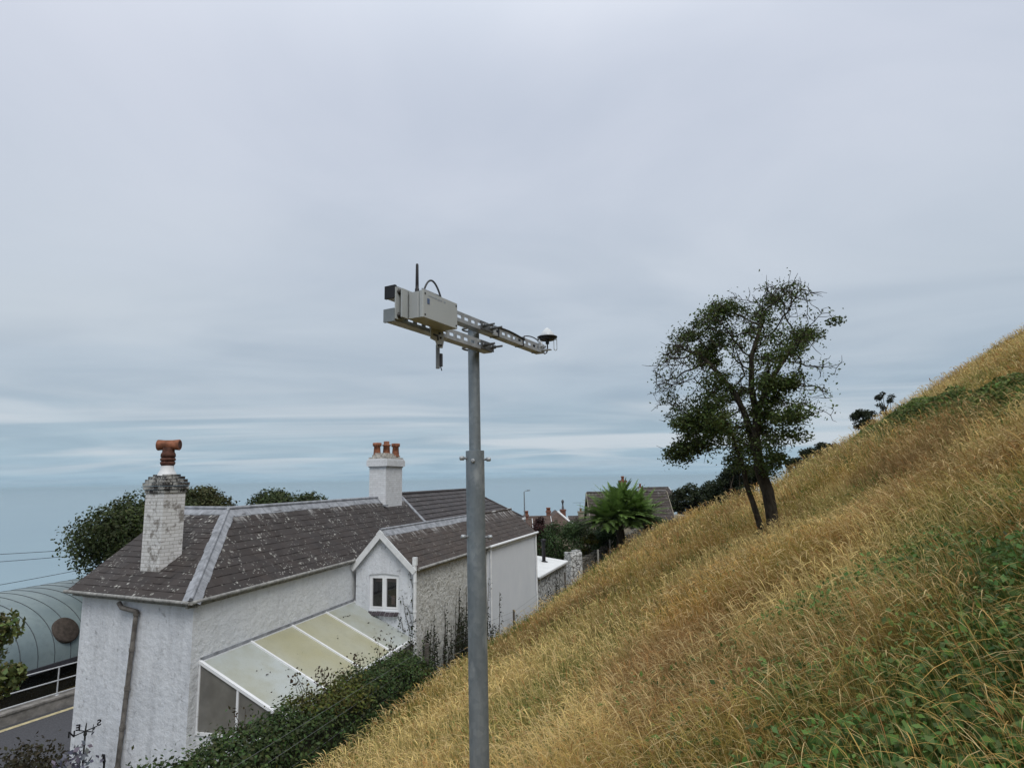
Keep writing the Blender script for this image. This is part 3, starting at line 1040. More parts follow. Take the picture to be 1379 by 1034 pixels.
mb = MB(); p0_, p1_, p2_ = cp_(ta, .0), cp_(ta, dep), cp_(tb, dep)
mb.quad((*p0_[:2], -8.6), (*p1_[:2], -8.6), (*p1_[:2], zb_ - .03), (*p0_[:2], zb_ - .03)); mb.quad((*p1_[:2], -8.6), (*p2_[:2], -8.6), (*p2_[:2], zb_ - .03), (*p1_[:2], zb_ - .03))
mb.build('dwarf_wall', M['wall_side'], cons)
# lead strip where the lean-to meets the wall
mb = MB(); mb.bar(cp_(ta, .02, .06), cp_(tb, .02, .06), .05, .07); mb.build('lead_flashing', M['lead'], cons)

# --- white roofed outhouse behind
q = ray(722, 777); o_a = Gd + ew * .15 - nw * .12; o_a[2] = q[2] / q[1] * o_a[1]
q = ray(762, 755); k = q[0] / q[1]; t_ = (k * o_a[1] - o_a[0]) / (ew[0] - k * ew[1]); o_b = o_a + ew * t_; o_b[2] = o_a[2]
ot = thing('outhouse', V3(o_a[0], o_a[1], -8), 'low whitewashed outhouse with flat white roof and black flue', 'outhouse')
up_ = unit(-nw); pit = .14
mb = MB(); r0, r1 = o_a + nw * .15, o_b + nw * .15; r2, r3 = o_b - nw * 4 + UP * 4 * pit, o_a - nw * 4 + UP * 4 * pit
for dz in (0, -.08):
    mb.quad(r0 + UP * dz, r1 + UP * dz, r2 + UP * dz, r3 + UP * dz)
mb.quad(r0, r1, r1 - UP * .08, r0 - UP * .08); mb.quad(r1, r2, r2 - UP * .08, r1 - UP * .08)
mb.build('roof', simple('white_sheet_roof', (.74, .76, .77), .5, 0, .06, 2), ot)
mb = MB(); mb.prism([o_a[:2], o_b[:2], (o_b - nw * 3.9)[:2], (o_a - nw * 3.9)[:2]], -9, [o_a[2] - .1, o_b[2] - .1, o_b[2] + .42, o_a[2] + .42]); mb.build('wall', M['whitestone'], ot)
mb = MB(); gutter(mb, o_a + nw * .16 - UP * .03, o_b + nw * .16 - UP * .03, nw, .05); mb.build('gutter', M['gutter'], ot)
fl = at_pl(732.5, 756, r0, np.cross(r1 - r0, r3 - r0)); mb = MB(); mb.lathe(fl - UP * .05, [(0, .24), (.05, .22), (.09, .11), (.12, .105), (1.15, .105), (1.16, .15), (1.3, .15), (1.32, .05)], 14)
mb.build('flue', M['black'], ot)
mb = MB(); pe = o_b + ew * .1 + nw * .05 - UP * .15; mb.tube([pe, pe + ew * 1.6 + nw * .3 - UP * .55], .04, 8); mb.build('waste_pipe', M['white'], ot)

# ================================================================== INSTRUMENT POLE
PY = 2.55
ptop = at_y(637.5, 446, PY); pbot = at_y(646, 1034, PY); pj = at_y(639.6, 607, PY)
pd = unit(pbot - ptop)
zgp = gz(pbot[0], pbot[1])
pgr = ptop + pd * ((ptop[2] - zgp + .25) / -pd[2])
pole = thing('instrument_pole', (pgr[0], pgr[1], zgp), 'galvanised steel pole with two slotted cross rails standing in the meadow', 'pole')
mb = MB(); mb.tube([ptop - pd * .004, pj + pd * .3], .0243, 24); mb.build('upper_tube', M['galv'], pole)
mb = MB(); mb.tube([pj, pj + pd * .5, pj + pd * 1.0, pgr], .0385, 28); mb.tube([pj, pj - pd * .0015], [.0385, .0250], 28, False); mb.build('lower_tube', M['galv'], pole)
hp = unit(V3(pbot[0], pbot[1], 0)); hr = V3(hp[1], -hp[0], 0)
for zd, rot in ((.03, 0), (.345, .15)):
    for k, ang in enumerate((-75, 75 + 8, 170 if zd > .1 else -12)):
        if zd > .1 and k == 2: continue
        t = math.radians(ang) + rot; d = -hp * math.cos(t) + hr * math.sin(t)
        c = pj + pd * (zd + .006 * k) + d * .037
        L_ = .026 if abs(ang) > 30 else .008
        mb = MB(); mb.lathe(c, [(0, .005), (L_ * .4, .005), (L_ * .42, .009), (L_, .009), (L_ + .003, .005)], 10, d); mb.build('bolt', M['alu'], pole)

ra = unit(V3(.485, .875, 0)); rn = V3(ra[1], -ra[0], 0)               # along rails; towards us
RP = V3(ptop[0], ptop[1], 0) + rn * .046


def on_rail(px, py, off=0.0):
    p = RP + rn * off; r = ray(px, py); k = r[0] / r[1]
    s = (k * p[1] - p[0]) / (ra[0] - k * ra[1]); w = p + ra * s
    return s, r[2] / r[1] * w[1]


def RW(s, w, z): return V3(*(RP + ra * s + rn * w)[:2], z)


def slotted(mb, s0, s1, z, hh=.0205, dd=.0205):
    """strut channel: web towards us with real slots, flanges behind"""
    t = .0016; sl = .0065; pitch = .05
    mb.box(RW((s0 + s1) / 2, dd - t, z + (hh + sl) / 2), ra * (s1 - s0) / 2, rn * t, UP * (hh - sl) / 2)
    mb.box(RW((s0 + s1) / 2, dd - t, z - (hh + sl) / 2), ra * (s1 - s0) / 2, rn * t, UP * (hh - sl) / 2)
    s = s0; 
    while s < s1:
        a, b = s, min(s + .021, s1); mb.box(RW((a + b) / 2, dd - t, z), ra * (b - a) / 2, rn * t, UP * sl); s += pitch
    mb.box(RW((s0 + s1) / 2, -t, z - (hh - t)), ra * (s1 - s0) / 2, rn * (dd - t), UP * t * .98)


su0, zu0 = on_rail(527, 393); su1, zu1 = on_rail(727, 472); zu = (zu0 + zu1) / 2
sl0, zl0 = on_rail(525.5, 424.5); sl1, zl1 = on_rail(657, 470); zl = (zl0 + zl1) / 2
mb = MB(); slotted(mb, su0, su1, zu); r_up = mb.build('cross_rail', M['alu'], pole, 'longer upper slotted rail')
mb = MB(); slotted(mb, sl0, sl1, zl); r_lo = mb.build('cross_rail', M['alu'], pole, 'shorter lower slotted rail')
mb = MB(); mb.box(RW(su0 - .004, 0, zu), ra * .005, rn * .0225, UP * .0225); mb.build('end_cap', M['black'], r_up)
mb = MB(); mb.box(RW(sl0 - .004, 0, zl), ra * .005, rn * .0225, UP * .0225); mb.build('end_cap', simple('grey_end_cap', (.22, .25, .27), .6), r_lo)
for z, par in ((zu, r_up), (zl, r_lo)):
    mb = MB()
    for s in (-.031, .031):
        mb.tube([RW(s, -.075, z), RW(s, .078, z)], .0045, 8)
        mb.lathe(RW(s, .021, z), [(0, .012), (.003, .012), (.003, .009), (.012, .009)], 6, rn)
        mb.lathe(RW(s, .035, z), [(0, .0085), (.009, .0085)], 6, rn)
    arc = [RW(.031 * math.cos(t), -.075 - .018 * math.sin(t), z) for t in np.linspace(0, PI, 9)]
    mb.tube(arc, .0045, 8)
    mb.box(RW(0, .0235, z), ra * .05, rn * .002, UP * .018)
    mb.build('u_bolt', simple('zinc_bolt', (.16, .17, .18), .45, .6), par)
mb = MB()
for s in (.10, .33, .5): mb.box(RW(s, .0, zu), ra * .004, rn * .0225, UP * .0225)
cab = [RW(s, .024, zu + .01 + .012 * math.sin(s * 9)) for s in np.linspace(.02, .34, 14)] + [RW(s, .01, zu + .028 + .018 * math.sin((s - .34) * PI / .22)) for s in np.linspace(.36, su1 - .04, 10)]
mb.tube(cab, .0028, 6); mb.build('cable', M['black'], r_up)

# data logger enclosure
W1_ = .112; W0_ = .046
sb0, zb0 = on_rail(570, 425.5, W1_); _, zb1 = on_rail(570, 390, W1_); sb1, zb2 = on_rail(616.5, 443.6, W1_)
lg = thing('logger_box', RW((sb0 + sb1) / 2, W0_, zb0), 'pale grey enclosure with stub antenna bolted to the slotted rails', 'instrument box')
zb0 = (zb0 + zb2) / 2


def rbox(s0, s1, w0, w1, z0, z1, r=.006, n=4):
    """box with rounded upright edges"""
    mb = MB(); ring = []
    for cx, cy, a0 in ((s1 - r, w1 - r, 0), (s0 + r, w1 - r, 90), (s0 + r, w0 + r, 180), (s1 - r, w0 + r, 270)):
        for k in range(n + 1):
            t = math.radians(a0 + 90 * k / n); ring.append(RW(cx + r * math.cos(t), cy + r * math.sin(t), 0)[:2])
    ar = sum(ring[i][0] * ring[(i + 1) % len(ring)][1] - ring[(i + 1) % len(ring)][0] * ring[i][1] for i in range(len(ring)))
    if ar < 0: ring = ring[::-1]
    mb.prism(ring, z0, z1); return mb


rbox(sb0, sb1, W0_ + .002, W1_ - .020, zb0 + .001, zb1 - .001).build('body', M['box'], lg)
rbox(sb0 - .0012, sb1 + .0012, W1_ - .0185, W1_, zb0, zb1).build('lid', M['boxlid'], lg)
hz_ = zb1 - zb0; wx_ = sb1 - sb0
for s, z in ((sb0 + .010, zb0 + .010), (sb0 + .010, zb1 - .010), (sb1 - .010, zb0 + .010), (sb1 - .010, zb1 - .010)):
    mb = MB(); mb.lathe(RW(s, W1_ - .001, z), [(0, .0035), (.0022, .0035), (.0023, .001)], 10, rn); mb.build('lid_screw', M['black'], lg)
mb = MB()
ls, lz = sb0 + .028, zb0 + hz_ * .64
for i in (0, 1):
    for k in (0, 1):
        mb.box(RW(ls + .0068 * (i - .5), W1_ + .0005, lz + .0095 * (k - .5)), ra * .0031, rn * .0008, UP * .0044)
mb.build('blue_mark', M['logo'], lg)
mb = MB(); x = sb0 + .030
for i in range(15):
    w = random.choice((.003, .004, .005)); hgt = random.choice((.0016, .0016, .0026)) * (1.5 if i > 12 else 1)
    mb.box(RW(x + w / 2, W1_ + .0004, zb1 - .0135), ra * w * .4, rn * .0005, UP * hgt); x += w + .0022 + (.008 if i == 12 else 0)
mb.build('faint_lettering', M['mark'], lg)
mb = MB(); mb.lathe(RW(sb0 + .012, W0_ + .03, zb1 - .002), [(0, .0075), (.014, .0075), (.016, .006), (.03, .0058), (.1, .0048), (.104, .003)], 12, UP)
mb.build('antenna', M['black'], lg)
# mounting plates behind the box
mb = MB()
for s in (sb0 - .018, sb1 - .03):
    mb.box(RW(s, .0245, (zu + zl) / 2), ra * .022, rn * .0025, UP * ((zu - zl) / 2 + .014))
    mb.box(RW(s + .020, .034, (zu + zl) / 2), ra * .002, rn * .012, UP * ((zu - zl) / 2 + .006))
mb.box(RW((sb0 + sb1) / 2, W0_ - .003, (zu + zl) / 2), ra * (wx_ / 2 + .03), rn * .003, UP * .05)
mb.build('mounting_plate', M['boxlid'], lg)
M['dbolt'] = simple('dark_bolt', (.07, .07, .07), .5, .4)
for s in (sb0 - .024, sb1 - .03):
    for z in (zu, zl):
        mb = MB(); mb.lathe(RW(s, .026, z), [(0, .011), (.004, .011), (.004, .008), (.012, .008)], 6, rn); mb.build('bolt', M['dbolt'], lg)
# top bracket with cable loop
s0_, s1_ = sb0 + .062, sb1 - .04
mb = MB(); mb.box(RW((s0_ + s1_) / 2, W0_ + .012, zb1 + .014), ra * (s1_ - s0_) / 2, rn * .0015, UP * .018)
for s in (s0_ + .012, s1_ - .03, s1_ - .012): mb.lathe(RW(s, W0_ + .0125, zb1 + .006), [(0, .0045), (.004, .0045)], 8, rn)
mb.box(RW(s1_ + .005, W0_ + .022, zb1 + .006), ra * .014, rn * .014, UP * .008)
mb.build('top_bracket', M['alu'], lg)
mb = MB(); pts = []
for t in np.linspace(0, 1, 18):
    s = s0_ + .010 + (s1_ - s0_ - .012) * (t ** 1.15); pts.append(RW(s + .004, W0_ + .008 + .012 * t, zb1 + .012 + .062 * math.sin(PI * t) ** .75 * (1 - .0 * t)))
mb.tube(pts, .0036, 8); mb.build('cable', M['rubber'], lg)

# bracket and sensor hanging below the box
sh, zh = on_rail(592, 458, .045)
hs = thing('hanging_sensor', RW(sh, .045, zl - .02), 'small grey sensor on a stepped plate hanging below the logger box', 'sensor')
mb = MB(); P_ = [(-.038, .035), (.040, .035), (.042, -.012), (.034, -.036), (.004, -.038), (-.006, -.016), (-.038, -.012)]
pp = [RW(sh + a, .030, zl - .035 + b) for a, b in P_]; pq = [RW(sh + a, .034, zl - .035 + b) for a, b in P_]
mb.poly(pq); mb.poly(pp[::-1])
for i in range(len(P_)): mb.quad(pp[i], pp[(i + 1) % len(P_)], pq[(i + 1) % len(P_)], pq[i])
mb.box(RW(sh, .040, zl - .006), ra * .034, rn * .010, UP * .002)
mb.build('plate', simple('grey_plate', (.46, .46, .44), .6, .1), hs)
mb = MB()
mb.box(RW(sh - .010, .0348, zl - .030), ra * .014, rn * .0012, UP * .003); mb.box(RW(sh + .004, .0348, zl - .038), ra * .0035, rn * .0012, UP * .009)
for a, b in ((.014, -.018), (.020, -.034), (.022, -.062), (.008, -.064)): mb.lathe(RW(sh + a, .034, zl + b), [(0, .004), (.004, .004)], 8, rn)
mb.build('slot_bolts', M['black'], hs)
mb = MB(); mb.tube([RW(sh + .012, .028, zl - .062), RW(sh + .012, .028, zl - .150)], .0075, 12); mb.build('sensor_body', simple('grey_sensor', (.20, .21, .22), .5), hs)
mb = MB(); mb.box(RW(sh + .021, .034, zl - .118), ra * .0055, rn * .006, UP * .024); mb.tube([RW(sh + .02, .034, zl - .14), RW(sh + .026, .036, zl - .157)], .002, 6); mb.build('sensor_tip', simple('dark_grey', (.06, .06, .07), .5), hs)

# domed receiver at the far end of the upper rail
de = at_y(737, 458, RW(su1, 0, 0)[1] + .05)
dm = thing('domed_antenna', de - UP * .05, 'white domed antenna on a dark disc at the end of the upper rail', 'antenna')
mb = MB(); mb.lathe(de, [(0, .038), (.010, .040), (.013, .052), (.017, .052), (.018, .046)], 24); mb.build('base_plate', simple('dark_brown_disc', (.045, .042, .042), .6), dm)
mb = MB(); mb.lathe(de + UP * .017, [(0, .038), (.010, .0365), (.024, .028), (.037, .0165), (.045, .008), (.049, .001)], 24); mb.build('dome', M['dome'], dm)
el = RW(su1 - .03, .024, zu)
mb = MB(); mb.box(el, ra * .030, rn * .003, UP * .022); mb.box(RW(su1 - .03, .05, zu - .012), ra * .010, rn * .026, UP * .002)
sd = de + V3(-.047, -.01, 0)
mb.tube([el + UP * .015, el + UP * .03, sd - UP * .008, sd + UP * .012], .0055, 8)
for a, b in ((-.012, .008), (.008, -.008), (.018, .01)): mb.lathe(RW(su1 - .03 + a, .027, zu + b), [(0, .006), (.012, .006)], 8, rn)
mb.build('bracket', M['alu'], dm)
mb = MB(); mb.tube([RW(su1 - .01, .05, zu - .008), RW(su1 - .03, .02, zu - .008)], .006, 8); mb.build('clamp_screw', M['black'], dm)
mb = MB(); mb.tube([de, de - UP * .02, de - UP * .022], [.0095, .0095, .006], 10); 
c0 = de - UP * .02; pts = [c0, c0 - UP * .03, c0 - UP * .045 + V3(-.005, 0, 0), c0 - UP * .052 + V3(-.014, 0, 0), c0 - UP * .035 + V3(-.032, 0, 0), c0 - UP * .012 + V3(-.06, -.005, 0), el + UP * .01]
mb.tube(pts, .0035, 8); mb.build('cable', M['rubber'], dm)
mb = MB(); td = de + V3(.040, -.012, 0)
for o in (-.0075, .0075): mb.box(td + V3(o, 0, -.022), V3(.0018, 0, 0), V3(0, .0012, 0), V3(0, 0, .026))
mb.tube([td + V3(.0075 * math.cos(t), 0, -.048 + .009 * -math.sin(t)) for t in np.linspace(0, PI, 8)], .0022, 6)
mb.box(td + V3(0, 0, .001), V3(.009, 0, 0), V3(0, .0015, 0), V3(0, 0, .004)); mb.build('hanging_tag', M['alu'], dm)

# ================================================================== PLANTS: helpers
LEAFV = np.array([(-.5, 0, 0), (0, -.30, .04), (.5, 0, -.05), (0, .30, .04)])


def leaves(c, size, col, normal=None, jit=.9, flat=False):
    """c (n,3) centres, size (n,), col (n,3) -> verts, quads, cols"""
    n = len(c)
    nrm = rng.normal(size=(n, 3))
    if normal is not None: nrm = nrm * jit + normal
    nrm /= np.linalg.norm(nrm, axis=1)[:, None]
    t = rng.normal(size=(n, 3)); t -= nrm * (t * nrm).sum(1)[:, None]; t /= np.linalg.norm(t, axis=1)[:, None] + 1e-9
    b = np.cross(nrm, t)
    v = (c[:, None, :] + size[:, None, None] * (LEAFV[None, :, :1] * t[:, None, :] + LEAFV[None, :, 1:2] * b[:, None, :] + LEAFV[None, :, 2:] * nrm[:, None, :]))
    q = np.arange(n * 4).reshape(n, 4)
    return v.reshape(-1, 3), q, np.repeat(col, 4, axis=0)


def colour(n, base, var=.25, hue=.12):
    k = rng.uniform(1 - var, 1 + var, (n, 1)); h = rng.uniform(1 - hue, 1 + hue, (n, 3))
    return np.clip(np.array(base)[None, :] * k * h, 0, 1)


def limb_mesh(mb, a, b, r0, r1, bend=.15, n=6):
    a = np.array(a, float); b = np.array(b, float); L = np.linalg.norm(b - a)
    off = rng.normal(size=3) * L * bend
    P = [a + (b - a) * t + off * math.sin(PI * t) * .6 for t in np.linspace(0, 1, 6)]
    mb.tube(P, np.linspace(r0, r1, 6), n)


def dense_tree(name, label, cat, base, top, width, base_col, nl=4500, leaf=.16, lobes=16, depth=None, low=.2, group=None, lean=(0, 0), trunk_r=None, spiky=.0):
    """crown of many leaf clumps over a limbed trunk"""
    base = np.array(base, float); H = top - base[2]
    t = thing(name, base, label, cat, group)
    depth = depth or width * .8
    mb = MB(); tr = trunk_r or max(.06, H * .03)
    ctr = base + V3(lean[0], lean[1], H * .62)
    mb.tube([base - UP * .2, base + (ctr - base) * .35 + rng.normal(size=3) * .05, base + (ctr - base) * .7, ctr], [tr * 1.3, tr, tr * .7, tr * .4], 8)
    LB = []
    for i in range(lobes):
        for _ in range(40):
            p = rng.uniform(-1, 1, 3)
            if (p ** 2).sum() < 1: break
        if i < lobes * .4: p = unit(p); p[2] = abs(p[2]) * .6 + .38; p = unit(p)
        r = rng.uniform(.18, .36) * width * .5 * (1.0 - .2 * abs(p[2]))
        c = V3(base[0] + lean[0], base[1] + lean[1], base[2] + H * (low + (1 - low) * .5)) + p * V3(width / 2 * .74, depth / 2 * .74, H * (1 - low) / 2 * .80)
        c[2] = min(c[2], top - r * .75)
        LB.append((c, r)); limb_mesh(mb, base + (ctr - base) * rng.uniform(.4, .95), c, tr * .35, tr * .08)
    mb.build('trunk', M['bark'], t)
    w = np.array([r ** 2 for c, r in LB]); w /= w.sum()
    cs = []; cols = []; nn = []; sz = []
    for (c, r), ww in zip(LB, w):
        n = int(nl * ww) + 10
        d = rng.normal(size=(n, 3)); d /= np.linalg.norm(d, axis=1)[:, None]
        rad = r * rng.uniform(.35, 1.12, n) ** .6 * (1 + .35 * (fbm(d[:, 0] * 3 + c[0] * 5, d[:, 1] * 3 + d[:, 2] * 4 + c[2] * 3, 9) - .5))
        if spiky: rad *= 1 + spiky * rng.random(n) ** 4
        cs.append(c + d * rad[:, None] * V3(1.1, 1.1, .85)); nn.append(d * .9 + V3(0, 0, .5))
        tone = rng.uniform(.65, 1.35)
        cols.append(colour(n, np.array(base_col) * tone, .3, .12)); sz.append(leaf * rng.uniform(.6, 1.3, n))
    v, q, cl = leaves(np.concatenate(cs), np.concatenate(sz), np.concatenate(cols), np.concatenate(nn), .8)
    np_mesh('crown', v, q, M['leaf'], cl, t)
    return t


# ------------------------------------------------------------------ the hawthorn
def colonise(attr, nodes, par, step, infl, kill, iters, jitter=.12):
    nodes = [np.array(p, float) for p in nodes]; par = list(par)
    N = np.array(nodes)
    dist = np.full(len(attr), 1e9); near = np.zeros(len(attr), int)
    d = np.linalg.norm(attr[:, None] - N[None], axis=2); near = d.argmin(1); dist = d.min(1)
    alive = np.ones(len(attr), bool)
    for it in range(iters):
        act = alive & (dist < infl)
        if not act.any(): infl *= 1.25; 
        if infl > 6: break
        idx = np.where(act)[0]
        if len(idx) == 0: continue
        acc = {}
        for i in idx:
            k = near[i]; v = attr[i] - nodes[k]; v = v / (np.linalg.norm(v) + 1e-9)
            acc[k] = acc.get(k, 0) + v
        new = []
        for k, v in acc.items():
            v = v / (np.linalg.norm(v) + 1e-6) + rng.normal(size=3) * jitter
            v = v / np.linalg.norm(v)
            nodes.append(nodes[k] + v * step); par.append(k); new.append(len(nodes) - 1)
        NN = np.array([nodes[k] for k in new])
        al = np.where(alive)[0]
        d = np.linalg.norm(attr[al][:, None] - NN[None], axis=2); m = d.min(1); am = d.argmin(1)
        upd = m < dist[al]
        dist[al[upd]] = m[upd]; near[al[upd]] = np.array(new)[am[upd]]
        alive[dist < kill] = False
        if len(nodes) > 5200 or not alive.any(): break
    return np.array(nodes), np.array(par)


def in_poly(x, y, P):
    c = np.zeros(len(x), bool); n = len(P); j = n - 1
    for i in range(n):
        xi, yi = P[i]; xj, yj = P[j]
        c ^= ((yi > y) != (yj > y)) & (x < (xj - xi) * (y - yi) / (yj - yi + 1e-12) + xi); j = i
    return c


def hawthorn():
    D = 11.4
    tb_ = at_y(1034, 697, D); zg = gz(tb_[0], tb_[1]); base = V3(tb_[0], tb_[1], zg)
    t = thing('hawthorn_tree', base, 'windswept hawthorn with two trunks and sparse twiggy crown on the meadow', 'tree')
    poly = [(878, 520), (888, 480), (905, 460), (922, 436), (945, 420), (970, 403), (1000, 408), (1030, 394), (1052, 380), (1066, 398), (1062, 425), (1085, 434), (1106, 444), (1100, 470), (1090, 490), (1099, 505), (1085, 525), (1100, 550), (1094, 585), (1075, 565), (1060, 572), (1045, 600), (1040, 632), (1000, 638), (975, 610), (950, 600), (925, 618), (905, 648), (893, 630), (893, 600), (900, 580), (893, 545)]
    W = np.array([at_y(px, py, D) for px, py in poly]); P2 = W[:, [0, 2]]
    lo, hi = P2.min(0), P2.max(0)
    n = 26000; X = rng.uniform(lo[0], hi[0], n); Z = rng.uniform(lo[1], hi[1], n); Y = rng.uniform(-1.55, 1.55, n)
    cx = at_y(997, 500, D)[0]; cz = at_y(997, 505, D)[2]
    ok = in_poly(X, Z, P2) & ((Y / 1.55) ** 2 + ((X - cx) / 2.0) ** 2 + ((Z - cz) / 2.3) ** 2 < 1.05)
    ok &= fbm(X * 1.3 + 7, Z * 1.3 + Y * .9, 21) > .38
    # denser near the surface
    attr = np.stack([X, Y + D, Z], 1)[ok][:1900]
    def path(pts, n=7, dy=0):
        Pn = [at_y(px, py, D + y) for px, py, y in pts]; out = []
        for a, b in zip(Pn[:-1], Pn[1:]):
            m = max(2, int(np.linalg.norm(b - a) / .12))
            out += [a + (b - a) * i / m for i in range(m)]
        return out + [Pn[-1]]
    nodes = []; par = []
    def add(path_, p0=-1):
        for i, p in enumerate(path_):
            nodes.append(p); par.append(p0 if i == 0 else len(nodes) - 2)
        return len(nodes) - 1
    def nearest(px, py, y=0):
        q = at_y(px, py, D + y); return int(np.argmin([np.linalg.norm(q - p) for p in nodes]))
    add(path([(1041, 708, 0), (1039, 690, 0), (1034, 662, .02), (1026, 640, .0), (1019, 615, 0), (1012, 588, .05), (1004, 560, .1), (990, 530, .15), (965, 500, .2), (945, 480, .3)]))
    add(path([(1022, 620, 0), (1018, 590, -.1), (1020, 555, -.2), (1033, 520, -.3), (1052, 490, -.35), (1072, 462, -.3)]), nearest(1021, 622))
    add(path([(1019, 560, -.15), (1012, 525, -.3), (1012, 480, -.35), (1025, 440, -.3)]), nearest(1019, 560, -.2))
    add(path([(1008, 575, .1), (985, 575, -.3), (955, 565, -.55), (930, 560, -.7)]), nearest(1008, 575, .05))
    add(path([(1027, 722, -.05), (1022, 702, -.05), (1013, 674, -.1), (1005, 652, -.15), (1001, 628, -.25), (992, 605, -.35), (985, 580, -.45), (972, 560, -.5)]))
    tw2 = list(range(len(nodes) - len(path([(1027, 722, -.05), (1022, 702, -.05), (1013, 674, -.1), (1005, 652, -.15), (1001, 628, -.25), (992, 605, -.35), (985, 580, -.45), (972, 560, -.5)])), len(nodes)))
    N, Pp = colonise(attr, nodes, par, .11, .55, .17, 220)
    nn = len(N); ch = [[] for _ in range(nn)]
    for i, p in enumerate(Pp):
        if p >= 0: ch[p].append(i)
    r = np.zeros(nn)
    for i in range(nn - 1, -1, -1):
        r[i] = (sum(r[c] ** 2.15 for c in ch[i])) ** (1 / 2.15) if ch[i] else .0045
    r0 = r[0]; 
    # gentle flare so that the trunk has the photographed girth
    rr_ = r * np.interp(r, [0.004, r0], [1.25, .108 / r0])
    for q, i in enumerate(tw2): rr_[i] = max(rr_[i], .062 - .045 * q / len(tw2))
    mb = MB(); done = set()
    starts = [i for i in range(nn) if Pp[i] < 0]; stack_ = [(s, None) for s in starts]
    while stack_:
        i, p = stack_.pop()
        pts = ([N[p]] if p is not None else []) + [N[i]]; rad = ([min(rr_[p], rr_[i] * 1.25)] if p is not None else []) + [rr_[i]]
        while ch[i]:
            c = sorted(ch[i], key=lambda k: -r[k]); 
            for k in c[1:]: stack_.append((k, i))
            i = c[0]; pts.append(N[i]); rad.append(rr_[i])
        if len(pts) > 1:
            m = max(rad); mb.tube(pts, rad, 10 if m > .05 else 6 if m > .015 else 4, True)
    # twigs
    tips = [i for i in range(nn) if r[i] < .012]
    for i in tips:
        edge = N[i, 0] < cx - .9 or N[i, 2] > cz + 1.1
        for _ in range(rng.integers(1, 4) if edge else rng.integers(0, 2)):
            d = (N[i] - N[Pp[i]]) if Pp[i] >= 0 else rng.normal(size=3)
            d = unit(unit(d) + rng.normal(size=3) * .8); L = rng.uniform(.08, .28)
            d2 = unit(d + rng.normal(size=3) * .5 + V3(-.15, 0, .1))
            mb.tube([N[i], N[i] + d * L * .6, N[i] + d * L * .6 + d2 * L * .5], [.0065, .0055, .003], 3, False)
    mb.build('trunk', M['bark'], t)
    # leaves in clumps
    cs = []; cl = []; sz = []
    dens = fbm(N[:, 0] * 1.5 + 3, N[:, 2] * 1.5 + N[:, 1] * 1.1, 33)
    for i in range(nn):
        if r[i] > .022: continue
        x = (N[i, 0] - cx) / 1.8; z = (N[i, 2] - cz) / 2.1
        sparse = max(0, -x - .25) * .7 + max(0, z - .3) * .55
        if x > .5 and .25 < z < .75: sparse -= .35
        pr = (dens[i] - .44) * 6.5 - sparse + (.40 if z < -.1 else 0) + (.35 if z < -.1 and x < .1 else 0)
        pr = max(pr, .30)
        k = rng.poisson(min(pr, 1.5) * 13)
        if k == 0: continue
        cs.append(N[i] + rng.normal(size=(k, 3)) * .095); sz.append(rng.uniform(.03, .07, k))
        tone = .7 + .7 * vnoise(N[i, 0] * 2.2, N[i, 2] * 2.2 + N[i, 1], 41)
        cl.append(colour(k, np.array([.075, .108, .030]) * tone, .35, .15))
    wgt = np.clip((dens - .40) * 6, .02, 1.6) * (r < .03)
    xs = (N[:, 0] - cx) / 1.8; zs_ = (N[:, 2] - cz) / 2.1
    wgt = wgt * np.where((zs_ < .05) & (xs < .35), 1.7, 1) * np.where((xs > .45) & (zs_ > .2), 1.9, 1) * np.where((xs < -.55) & (zs_ > -.2), .25, 1) * np.where(zs_ > .62, .35, 1)
    for i in rng.choice(nn, 210, p=wgt / wgt.sum()):
        R_c = rng.uniform(.10, .24); k = int(150 * (R_c / .2) ** 2)
        d = rng.normal(size=(k, 3)); d /= np.linalg.norm(d, axis=1)[:, None]
        cs.append(N[i] + V3(0, 0, .03) + d * R_c * rng.uniform(.2, 1, (k, 1)) ** .6 * V3(1.25, 1.25, .7)); sz.append(rng.uniform(.035, .075, k))
        cl.append(colour(k, np.array([.072, .100, .028]) * rng.uniform(.6, 1.35), .3, .15))
    for px, py, dy, R_c in ((1008, 612, -.4, .24), (1030, 612, -.3, .22), (1047, 598, .1, .20), (985, 596, -.4, .26), (1022, 588, -.5, .24), (1040, 628, -.2, .16), (1002, 634, -.3, .15), (1062, 575, 0, .2), (1020, 640, .3, .18), (1075, 455, -.3, .24), (1092, 462, -.2, .16), (1066, 440, -.2, .2), (1085, 515, .1, .18), (1075, 550, .1, .18), (1088, 572, .1, .13)):
        k = int(170 * (R_c / .2) ** 2); d = rng.normal(size=(k, 3)); d /= np.linalg.norm(d, axis=1)[:, None]
        q0 = at_y(px, py, D + dy); j = int(np.argmin(np.linalg.norm(N - q0, axis=1))); q0 = q0 * .15 + N[j] * .85
        cs.append(q0 + d * R_c * rng.uniform(.1, 1, (k, 1)) ** .5 * V3(1.3, 1.2, .75)); sz.append(rng.uniform(.032, .068, k)); cl.append(colour(k, np.array([.078, .108, .030]) * rng.uniform(.7, 1.3), .3, .15))
    v, q, c = leaves(np.concatenate(cs), np.concatenate(sz), np.concatenate(cl), V3(0, 0, .6), 1)
    np_mesh('crown', v, q, M['leaf'], c, t)
    print('hawthorn nodes', nn, 'leaves', len(q))


hawthorn()

# ------------------------------------------------------------------ trees round the house
def tree_px(px, py_top, d, wpx, col, name, label, cat, **kw):
    p = at_y(px, py_top, d); w = wpx * d / F
    base = V3(p[0], p[1], gz(p[0], p[1])); ch = kw.pop('ch', None)
    if ch: kw['low'] = max(.02, 1 - ch * d / F / max(.1, p[2] - base[2]))
    return dense_tree(name, label, cat, base, p[2], w, col, **kw)


